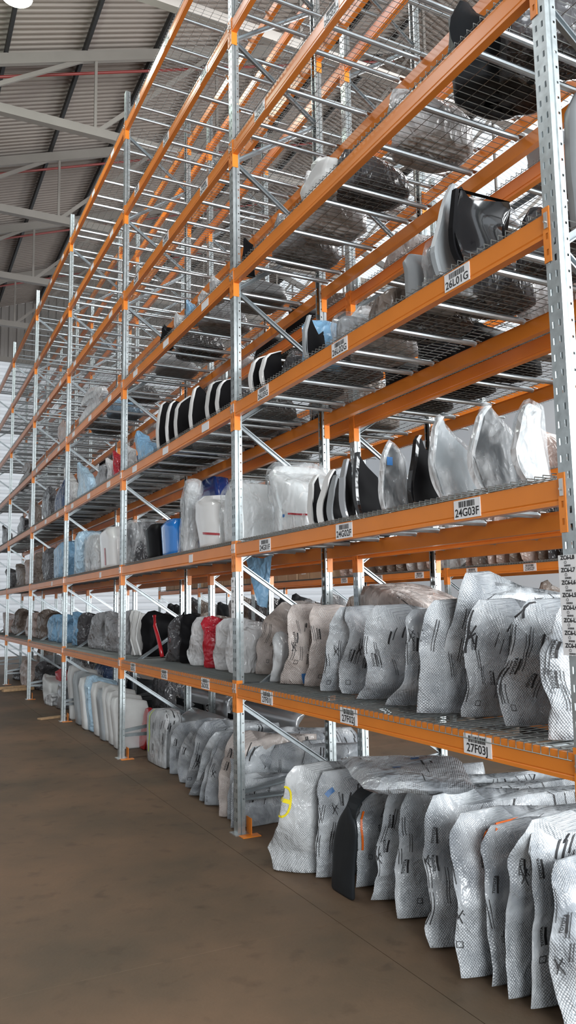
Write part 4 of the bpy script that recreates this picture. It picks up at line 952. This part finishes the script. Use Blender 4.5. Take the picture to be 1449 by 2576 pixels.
R = [
 (3, 318, 1093, 392, 1160, 'film_blue', 'crumpled blue film-wrapped part on the third level before the third upright', 0.13, 0.6),
 (3, 297, 1116, 318, 1175, 'film_white', 'white film-wrapped panel just behind the third upright, third level', 0.13, 0.5),
 (3, 275, 1134, 296, 1190, 'film_red', 'dark red film-wrapped panel beyond the third upright, third level', 0.13, 0.5),
 (3, 262, 1152, 278, 1200, 'film_white', 'small white bag beside the dark red panel, third level', 0.13, 0.5),
 (3, 228, 1168, 266, 1225, 'film_grey', 'grey panel in film beside the small white bag, third level', 0.13, 0.5),
 (3, 178, 1168, 226, 1252, 'film_pale_blue', 'pale blue film-covered panel on the third level beside the fourth upright', 0.13, 0.6),
 (3, 155, 1178, 180, 1262, 'film_white', 'clear-bagged pale part behind the fourth upright, third level', 0.16, 0.6),
 (3, 128, 1210, 164, 1285, 'film_navy', 'navy film-wrapped panel past the fourth upright, third level', 0.13, 0.6),
 (3, 98, 1225, 130, 1310, 'film_dark', 'dark part in a big loose bag, third level of the fourth bay', 0.13, 0.6),
 (3, 66, 1255, 102, 1335, 'film_brown', 'brownish loose bag at the edge of the third level, fourth bay', 0.12, 0.6),
 (3, 30, 1300, 62, 1345, 'film_dark', 'dark curved panels in film beside the fifth upright, third level', 0.13, 0.6),
 (3, 2, 1322, 20, 1368, 'film_dark', 'black part at the far end of the third level', 0.13, 0.6),
 (4, 186, 995, 262, 1060, 'film_white', 'big white bag lying on the fourth level of the third bay', 0.13, 0.7),
 (4, 142, 1055, 170, 1120, 'film_pink', 'pinkish loose bag on the fourth level beside the fourth upright', 0.13, 0.6),
 (4, 34, 1182, 80, 1222, 'film_brown', 'brown film-wrapped parts on the fourth level of the fifth bay', 0.13, 0.6),
 (4, 516, 698, 545, 736, 'film_white', 'crumpled clear bag poking above the fourth-level rail, second bay', 0.10, 0.4),
 (4, 494, 730, 510, 765, 'film_white', 'small crumpled bag on the fourth level, second bay', 0.10, 0.4),
 (4, 462, 752, 478, 790, 'film_blue', 'blue film part poking above the fourth-level rail, second bay', 0.10, 0.4),
 (4, 434, 790, 464, 830, 'film_white', 'white bag beside a black part on the fourth level, second bay', 0.10, 0.4),
 (4, 396, 820, 420, 868, 'black_plastic', 'black part at the end of the fourth level, second bay', 0.10, 0.5),
 (4, 745, 405, 842, 545, 'panel_pale', 'white strip lying along the fourth-level rail of the end bay', 0.10, 0.06),
 (4, 606, 600, 626, 680, 'black_plastic', 'black rubber part standing by the second upright, fourth level', 0.14, 0.3),
 (2, 98, 1378, 122, 1455, 'film_dark', 'dark part in film, second level of the fourth bay', 0.13, 0.6),
 (2, 80, 1390, 100, 1460, 'film_brown', 'brown part in film behind the fifth upright, second level', 0.13, 0.6),
 (2, 52, 1408, 78, 1468, 'film_pink', 'pinkish grey bag on the second level of the fifth bay', 0.13, 0.6),
 (2, 28, 1418, 54, 1474, 'film_brown', 'brown crumpled bag on the second level of the fifth bay', 0.13, 0.6),
 (2, 6, 1430, 26, 1480, 'film_dark', 'dark bag at the end of the second level, fifth bay', 0.13, 0.6),
 (1, 560, 1552, 590, 1690, 'film_white', 'tall clear-bagged part standing just past the second upright, lowest shelf', 0.30, 0.6),
 (1, 527, 1553, 561, 1680, 'film_white', 'white film bag between the red panel and the tall clear bag, 26D shelf', 0.34, 0.6),
 (1, 498, 1550, 527, 1674, 'film_red', 'red painted panel in clear film on the 26D shelf', 0.34, 0.6),
 (1, 463, 1550, 497, 1676, 'film_white', 'white crumpled bag left of the red panel on the 26D shelf', 0.34, 0.6),
 (1, 440, 1544, 465, 1662, 'black_plastic', 'black panel between the white bag and the dark bag, 26D shelf', 0.36, 0.6),
 (1, 396, 1548, 440, 1660, 'film_dark', 'dark part in crumpled film behind the red trim, 26D shelf', 0.34, 0.6),
 (1, 346, 1536, 394, 1652, 'black_plastic', 'broad black panel on the 26D shelf beside the pale strips', 0.36, 0.6),
 (1, 322, 1534, 334, 1648, 'panel_pale', 'narrow white curved strip on the 26D shelf by the third upright', 0.32, 0.4),
 (1, 285, 1535, 308, 1645, 'film_grey', 'grey bag just behind the third upright on the lowest shelf', 0.25, 0.6),
 (1, 240, 1536, 286, 1640, 'film_grey', 'large grey crumpled bag on the lowest shelf of the third bay', 0.28, 0.6),
 (1, 205, 1540, 244, 1630, 'film_grey', 'slate grey bag on the lowest shelf, third bay', 0.28, 0.6),
 (1, 190, 1540, 212, 1625, 'film_dark', 'dark bag beside the steel blue panel, lowest shelf, third bay', 0.30, 0.6),
 (1, 170, 1538, 194, 1622, 'film_blue', 'steel blue wrapped panel behind the fourth upright, lowest shelf', 0.26, 0.6),
 (1, 130, 1545, 156, 1620, 'film_blue', 'blue wrapped panel before the fourth upright on the lowest shelf', 0.26, 0.6),
 (1, 109, 1545, 134, 1612, 'film_blue', 'second blue wrapped panel on the lowest shelf of the fourth bay', 0.26, 0.6),
 (1, 80, 1532, 112, 1604, 'film_brown', 'brownish tall bag on the lowest shelf of the fourth bay', 0.28, 0.6),
 (1, 50, 1540, 84, 1600, 'film_pink', 'pinkish bag beside the fifth upright on the lowest shelf', 0.28, 0.6),
 (1, 24, 1530, 50, 1597, 'film_brown', 'brown bag on the lowest shelf, fifth bay', 0.28, 0.6),
 (1, 0, 1540, 18, 1592, 'film_pink', 'pale brown bag at the far end of the lowest shelf', 0.28, 0.6),
]
depth_cut = True
for (l, u0, v0, u1, v1, m, lab, xf, dp) in R:
    dp = {3: 0.20, 4: 0.12}.get(l, dp) if depth_cut else dp
    rect(l, u0, v0, u1, v1, m, N_ if m.startswith('film') else 'car_spare', lab, C_ if m.startswith('film') else 'car spare', xf, dp)
# red trims on the 26D shelf
def strip_thing(name, label, cat, pts3, w, m, th=0.012):
    P3 = [Vector(p) for p in pts3]; base = P3[0].copy(); base.z = min(p.z for p in P3); mb = MB(); mb.tube([p-base for p in P3], w/2, 6)
    return tag(link(name, mb.mesh(name, m, True), None, base), label, cat)
strip_thing('trim_strip', 'red curved trim strip leaning on the dark bag, 26D shelf', 'trim', [onx(388, 1548, 0.30), onx(390, 1575, 0.30), onx(397, 1600, 0.30), onx(403, 1625, 0.30), onx(408, 1652, 0.30)], 0.05, 'paint_red')
for q, u in enumerate((330, 344)):
    strip_thing('trim_strip', ('pale curved trim strip standing by the third upright, 26D shelf', 'thin pale trim strip beside the broad black panel, 26D shelf')[q], 'trim', [onx(u+8, 1540, 0.30), onx(u, 1580, 0.30), onx(u, 1610, 0.30), onx(u+10, 1648, 0.30)], 0.03, 'panel_pale')

# ---- floor, second and third bay: silver bumpers, pale panels
def bumper(label, y0, y1, x, z, hgt, m, bow=0.35, group=None, fog=None):
    """long bumper cover lying along Y, front face to -X, ends swept back"""
    base = Vector((x, (y0+y1)/2, z)); mb = MB(); ny = 26
    pr = [(0.16, 0.0), (0.05, 0.02), (0.012, 0.16), (0.0, 0.34), (0.02, 0.50), (0.0, 0.58), (0.03, 0.74), (0.10, 0.86), (0.24, 1.0), (0.26, 0.98), (0.14, 0.80), (0.06, 0.5), (0.08, 0.1)]
    k = len(pr)
    for j in range(ny+1):
        s = 2*j/ny-1; xo = bow*abs(s)**2.6; sc = 1-0.15*abs(s)**3
        for a, b in pr: mb.v.append((a+xo, s*(y1-y0)/2, hgt*b*sc))
    for j in range(ny):
        for i in range(k): mb.f.append((j*k+i, j*k+(i+1) % k, (j+1)*k+(i+1) % k, (j+1)*k+i))
    mb.f += [tuple(range(k-1, -1, -1)), tuple(ny*k+i for i in range(k))]
    t = thing('bumper_cover', label, 'bumper cover', base, group); link('bumper_skin', mb.mesh('bumper_skin', m, True), t)
    g = MB().box(0.012, 0.03, -(y1-y0)*0.30, (y1-y0)*0.30, hgt*0.16, hgt*0.40); link('lower_grille', g.mesh('lower_grille', 'black_plastic'), t, (-0.004, 0, 0))
    if fog:
        for s in fog:
            mb2 = MB(); xo = bow*abs(s)**2.6; n = 18
            c = Vector((xo-0.012, s*(y1-y0)/2, hgt*0.30))
            mb2.tube([c+Vector((0, 0.10*math.cos(2*math.pi*q/n), 0.055*math.sin(2*math.pi*q/n))) for q in range(n+1)], 0.014, 6)
            f = link('fog_lamp_bezel', mb2.mesh('fog_lamp_bezel', 'chrome', True), t)
            mb3 = MB(); mb3.v = [tuple(c+Vector((-0.01, 0, 0)))]+[tuple(c+Vector((0.004, 0.10*math.cos(2*math.pi*q/n), 0.055*math.sin(2*math.pi*q/n)))) for q in range(n)]
            mb3.f = [(0, 1+(q+1) % n, 1+q) for q in range(n)]; link('fog_lamp_lens', mb3.mesh('fog_lamp_lens', 'lamp_glass', True), f)
    return t
zs_ = 0.34; ya = 2*L+PWK+0.06
bumper('silver front bumper with round fog lamps on a stack just past the third upright', ya, ya+1.8, 1.25, zs_, 0.42, 'paint_silver', 0.20, None, (-0.72, 0.72))
bumper('white bumper lying below the silver fog-lamp bumper past the third upright', ya+0.02, ya+1.75, 1.25, 0.003, zs_-0.006, 'paint_white', 0.20)
bumper('dark wrapped bumper stacked above the silver fog-lamp one', ya, ya+1.75, 1.27, zs_+0.424, 0.16, 'film_dark', 0.20)
yb_ = 2*L-0.05
bumper('silver bumper on a stack before the third upright, rear run floor of the second bay', yb_-1.8, yb_, 1.25, zs_, 0.40, 'paint_silver', 0.20)
bumper('white bumper under the silver one before the third upright, rear run', yb_-1.8, yb_, 1.25, 0.003, zs_-0.006, 'paint_white', 0.20)
bumper('dark wrapped bumper topmost on the stack before the third upright, rear run', yb_-1.75, yb_, 1.27, zs_+0.404, 0.18, 'film_dark', 0.20)
bumper('silver bumper corner standing by the third upright, floor of the second bay', 2*L-0.95, 2*L-0.06, 0.56, 0.003, 0.60, 'paint_silver', 0.25)
GP = 'pale panels leaning in a row on the floor of the third bay'
for i, (u, m) in enumerate(((292, 'panel_pale'), (280, 'panel_pale'), (268, 'panel_pale'), (257, 'primer_grey'), (243, 'panel_pale'), (228, 'film_pale_blue'), (212, 'panel_pale'), (196, 'primer_grey'), (184, 'panel_pale'))):
    v = 1866-(292-u)*0.62
    rows = [(v-112-(i % 3)*7, u-20, u-10), (v-60, u-15, u-4), (v, u-9, u+2)]
    soft('car_spare', {'panel_pale': 'pale grey car panel leaning in the row on the floor, third bay', 'primer_grey': ('dark grey panel leaning between the pale ones, third bay floor'), 'film_pale_blue': 'blue-grey panel leaning amid the pale row on the floor, third bay'}[m], 'car spare', 0, 0.12+0.02*(i % 3), 0.55, rows, m, GP, K=10, n=26, amp=0.004, p=5, wb=0.9, rnd=0.97, zdrop=0.1)
soft('bagged_panel', 'dark part in a hanging clear bag under the lowest rail of the third bay', 'bagged panel', 0, 0.70, 0.18, [(1662,165,215),(1700,160,228),(1745,165,230),(1790,190,240)], 'film_dark', None, bag=True, K=16, n=30, amp=0.015)
tb = soft('bagged_panel', 'navy film-wrapped bumper with a yellow strap on the floor, third bay', 'bagged panel', 0, 0.72, 0.5, [(1680,222,296),(1720,216,300),(1790,225,300)], 'film_navy', None, K=14, n=28, amp=0.015)
extra(tb, 'yellow_strap', 'tape_yellow', [(0.28, 0.62), (0.24, 0.98)], 0.05, 0.012)
RF = [(0, 128, 1712, 154, 1782, 'paint_silver', 'silver bumper corner on the floor, fourth bay', 0.25, 0.5),
      (0, 95, 1694, 122, 1760, 'panel_pale', 'white panel standing on the floor of the fourth bay', 0.25, 0.4),
      (0, 122, 1682, 150, 1720, 'paint_red', 'red panel behind the white one on the floor, fourth bay', 0.5, 0.4),
      (0, 44, 1660, 70, 1735, 'film_pink', 'tall pinkish bag on the floor beside the fifth upright', 0.3, 0.6),
      (0, 74, 1665, 96, 1745, 'film_dark', 'dark part on the floor past the fifth upright', 0.45, 0.6),
      (0, 22, 1680, 44, 1725, 'film_dark', 'dark grey panel on the floor of the fifth bay', 0.4, 0.6),
      (0, 100, 1745, 128, 1778, 'film_white', 'small crumpled clear bag on the floor, fourth bay', 0.18, 0.3)]
for (l, u0, v0, u1, v1, m, lab, xf, dp) in RF:
    rect(l, u0, v0, u1, v1, m, N_ if m.startswith('film') else 'car_spare', lab, C_ if m.startswith('film') else 'car spare', xf, dp)
for i, (u, v, a, lab) in enumerate(((132, 1806, 0.3, 'flat wooden board on the floor by the fourth upright'), (34, 1738, 0.2, 'wooden batten lying on the floor beside the fifth upright'), (24, 1733, 0.2, 'second wooden batten lying on the floor beside the first one'))):
    p = onz(u, v, 0.0); mb = MB().box(-0.35, 0.35, -0.07, 0.07, 0.0, 0.022 if i == 0 else 0.06)
    tag(link('wooden_board', mb.mesh('wooden_board', 'wood'), None, (p.x+0.1, p.y, 0.001), (0, 0, a)), lab, 'board')

# ---- scattered stock on the rear run and the upper decks (seen through the mesh and the gaps)
PAL = ['film_grey', 'film_dark', 'black_plastic', 'film_white', 'film_brown', 'primer_grey', 'black_gloss', 'film_pink', 'paint_silver', 'charcoal']
PN = {'film_grey': 'grey film-bagged part', 'film_dark': 'dark film-bagged part', 'black_plastic': 'matt black moulded part', 'film_white': 'white film-bagged part', 'film_brown': 'brown film-bagged part',
      'primer_grey': 'grey primed part', 'black_gloss': 'glossy black part', 'film_pink': 'pinkish film-bagged part', 'paint_silver': 'silver painted part', 'charcoal': 'charcoal plastic part', 'film_navy': 'navy film-wrapped part', 'film_blue': 'blue film-wrapped part', 'paint_white': 'white painted part', BUB: 'bubble-wrapped part'}
rs = random.Random(21)
def block(run, x, y, l, w, h, d, m):
    _seed[0] += 1; z0 = shelf_z(l)
    jit = lambda s: rs.uniform(-s, s)
    a = [(z0, y+w/2), (z0+h*0.5, y+w/2+jit(0.04)), (z0+h*0.85, y+w*0.35+jit(0.05)), (z0+h, y+w*0.2)]
    b = [(z0, y-w/2), (z0+h*0.5, y-w/2+jit(0.04)), (z0+h*0.85, y-w*0.35+jit(0.05)), (z0+h, y-w*0.2)]
    a, b = in_bay(a, b)
    bd = Body(a, b, z0, z0+h, x, d, K=9, n=20, amp=0.022, freq=5, seed=_seed[0], drop=0.3, tip=0.5, p=3.0, zdrop=0.12, wb=0.85)
    k = min(NB-1, int(y//L)); base = Vector((x+d/2, y, z0))
    t = thing('bagged_panel' if m.startswith('film') else 'car_spare', f"{PN[m]} on the {'floor' if l == 0 else LEVN[l]+' level'}, {ORD[k]} bay, {RUNN[run]}", 'bagged panel' if m.startswith('film') else 'car spare', base, f"stock on the {RUNN[run]}")
    me = bd.mesh('wrapping' if m.startswith('film') else 'panel', m); me.transform(Matrix.Translation(-base)); link(me.name.split('.')[0], me, t)
def row(run, x, l, y0, y1, n, wr, hr, dr, pal):
    st = (y1-y0)/n
    for i in range(n):
        block(run, x+rs.uniform(0, 0.08), y0+st*(i+0.5)+rs.uniform(-0.05, 0.05), l, min(st*0.9, rs.uniform(*wr)), rs.uniform(*hr), rs.uniform(*dr), rs.choice(pal))
DK = ['film_grey', 'film_dark', 'black_plastic', 'film_dark', 'charcoal', 'film_brown', 'primer_grey']
for k in range(NB):
    a, b = k*L+0.2, (k+1)*L-0.1
    row('B', RUN_B+0.06, 1, a, b, 4 if k else 2, (0.4, 0.8), (0.35, 0.6), (0.6, 0.75), DK) if k else None
    row('B', RUN_B+0.06, 2, a, b, 4, (0.3, 0.7), (0.25, 0.5), (0.5, 0.75), DK+['film_pink', 'film_white']) if k else None
    row('B', RUN_B+0.06, 3, a, b, 6, (0.45, 0.7), (0.35, 0.7), (0.6, 0.75), PAL+DK)
    if k >= 2: row('B', RUN_B+0.06, 0, a, b, 3, (0.6, 1.0), (0.5, 0.85), (0.6, 0.8), DK)
    if k < 5: row('B', RUN_B+0.06, 4, a, b, 4, (0.4, 0.8), (0.25, 0.55), (0.5, 0.75), PAL+['film_white'])
# deeper stock behind the fenders of the third level and on the fourth level of the aisle run
row('A', 0.22, 4, 0.25, 1.2, 2, (0.35, 0.45), (0.45, 0.6), (0.5, 0.62), ['film_dark', 'charcoal'])
row('A', 0.18, 4, 1.3, 3.6, 4, (0.45, 0.6), (0.30, 0.5), (0.5, 0.65), ['primer_grey', 'film_grey', 'film_dark', 'film_white'])
row('A', 0.22, 4, L+0.3, 2*L-0.1, 4, (0.4, 0.8), (0.20, 0.4), (0.5, 0.6), ['film_grey', 'film_blue', 'film_dark', 'primer_grey'])
row('A', 0.22, 4, 2*L+0.3, 3*L-0.1, 3, (0.5, 0.9), (0.2, 0.35), (0.5, 0.6), ['film_blue', 'film_dark', 'film_dark'])
row('A', 0.30, 3, 0.25, 3.6, 6, (0.5, 0.6), (0.25, 0.4), (0.45, 0.55), ['film_grey', 'film_dark', 'film_dark', 'charcoal', 'film_white'])
row('A', 0.36, 3, L+0.2, 2*L-0.1, 6, (0.5, 0.7), (0.3, 0.45), (0.4, 0.5), ['film_dark', 'black_plastic', 'charcoal'])
for k in (2, 3, 4): row('A', 0.36, 3, k*L+0.2, (k+1)*L-0.1, 4, (0.6, 0.9), (0.25, 0.4), (0.4, 0.5), ['film_dark', 'film_navy', 'charcoal'])
# the run across the next aisle: brown paper-like bags and cartons
row('C', RUN_C+0.08, 2, L+0.2, 2*L-0.1, 13, (0.14, 0.3), (0.7, 1.0), (0.5, 0.75), ['film_pink', 'film_brown', 'film_pink', 'film_dark'])
row('C', RUN_C+0.08, 2, 2*L+0.2, 3*L-0.1, 11, (0.2, 0.3), (0.7, 1.0), (0.5, 0.75), ['film_pink', 'film_brown', 'film_pink', 'film_white'])
for k in range(1, NB):
    row('C', RUN_C+0.08, 1, k*L+0.2, (k+1)*L-0.1, 5, (0.5, 0.68), (0.75, 0.95), (0.5, 0.75), ['film_dark', 'film_grey', 'charcoal', 'film_brown'])
    row('C', RUN_C+0.08, 3, k*L+0.2, (k+1)*L-0.1, 5, (0.3, 0.6), (0.4, 0.7), (0.5, 0.75), ['film_white', 'film_grey', 'film_pink'])
    row('C', RUN_C+0.08, 0, k*L+0.2, (k+1)*L-0.1, 4, (0.5, 0.8), (0.5, 0.8), (0.5, 0.75), ['film_dark', 'film_grey', 'black_plastic'])
def carton(x, y, l, w, d, h, rz, lab):
    t = thing('cardboard_box', lab, 'box', (x, y, shelf_z(l)), 'cartons across the next aisle'); t.rotation_euler = (0, 0, rz)
    link('carton_body', MB().box(-d/2, d/2, -w/2, w/2, 0, h).mesh('carton_body', 'cardboard'), t)
    link('carton_label', MB().box(-d/2-0.002, -d/2, -w*0.22, w*0.22, h*0.35, h*0.75).mesh('carton_label', 'label_paper'), t)
    link('carton_seam', MB().box(-d/2, d/2, -0.02, 0.02, h, h+0.002).mesh('carton_seam', 'label_paper'), t)
for k in (3, 4, 5):
    y = k*L+0.35; i = 0
    while y < (k+1)*L-0.3:
        w = rs.uniform(0.3, 0.5); h = rs.uniform(0.28, 0.62)
        carton(RUN_C+0.35, y, 2, w, 0.5, h, rs.uniform(-0.06, 0.06), f"brown cardboard carton with white label, second level, {ORD[k]} bay across the next aisle"); y += w+0.06

# hanging blue film sheet behind the second upright
pillow('plastic_sheet', 'blue and clear plastic film hanging down behind the second upright', 'plastic film', [onx(618, 1405, 0.55), onx(684, 1400, 0.70), onx(672, 1525, 0.70), onx(648, 1520, 0.55)], 0.06, 'film_blue', None, 9, 0.03)

# ---- location cards on the uprights
sx = -0.006
st = None
for i in range(8):
    z = 1.985-i*0.0525; y = post_y(0)+0.048
    t = thing('location_card', f"white location card ZC6-L{8-i} with barcode on the end upright", 'card', (sx, y, z), 'location cards on the end upright')
    link('card_sheet', MB().box(-0.003, 0.0, -0.052, 0.052, -0.026, 0.026).mesh('card_sheet', 'label_paper'), t)
    link('lettering', text_mesh(f'ZC6-L{8-i}', 0.024, 'ink', 0.0010), t, (-0.0042, 0, 0.014), (math.pi/2, 0, -math.pi/2))
    mb = MB(); mb.tube([(-0.004, 0.006*math.cos(k*math.pi/5)+0.012, -0.005+0.006*math.sin(k*math.pi/5)) for k in range(11)], 0.0008, 4)
    link('arrow_symbol', mb.mesh('arrow_symbol', 'ink'), t)
    mb = MB(); 
    for q in range(7): mb.add([(-0.0042, -0.015+q*0.005, -0.023), (-0.0042, -0.012+q*0.005, -0.023), (-0.0042, -0.012+q*0.005, -0.015), (-0.0042, -0.015+q*0.005, -0.015)], [(0, 1, 2, 3)])
    link('barcode', mb.mesh('barcode', 'ink'), t)
for k, n_, z0_ in ((1, 4, 2.02), (2, 7, 2.02)):
    for i in range(n_):
        t = thing('location_card', f"small white location card, {ORD[i]} from the top, on the {ORD[k]} upright", 'card', (sx, post_y(k)+0.048, z0_-i*0.085), 'small location cards')
        link('card_sheet', MB().box(-0.003, 0.0, -0.035, 0.035, -0.041, 0.041).mesh('card_sheet', 'label_paper'), t)
        link('lettering', text_mesh('24', 0.03, 'ink', 0.001), t, (-0.0042, 0, 0.01), (math.pi/2, 0, -math.pi/2))
# perforated white trim and silver panel beside the end upright on the upper decks
soft('bagged_panel', 'dark panel in a clear bag on the fourth level by the end upright', 'bagged panel', 4, 0.45, 0.4, [(90,1180,1300),(180,1178,1310),(300,1175,1330)], 'charcoal', None, bag=True, K=14, n=30, amp=0.01)

soft('bumper_cover', 'large grey bumper shell standing behind the end upright on the third level', 'bumper cover', 3, 0.35, 0.5, [(240,1400,1480),(300,1395,1490),(450,1400,1490),(600,1410,1490)], 'primer_grey', None, K=14, n=30, amp=0.004)
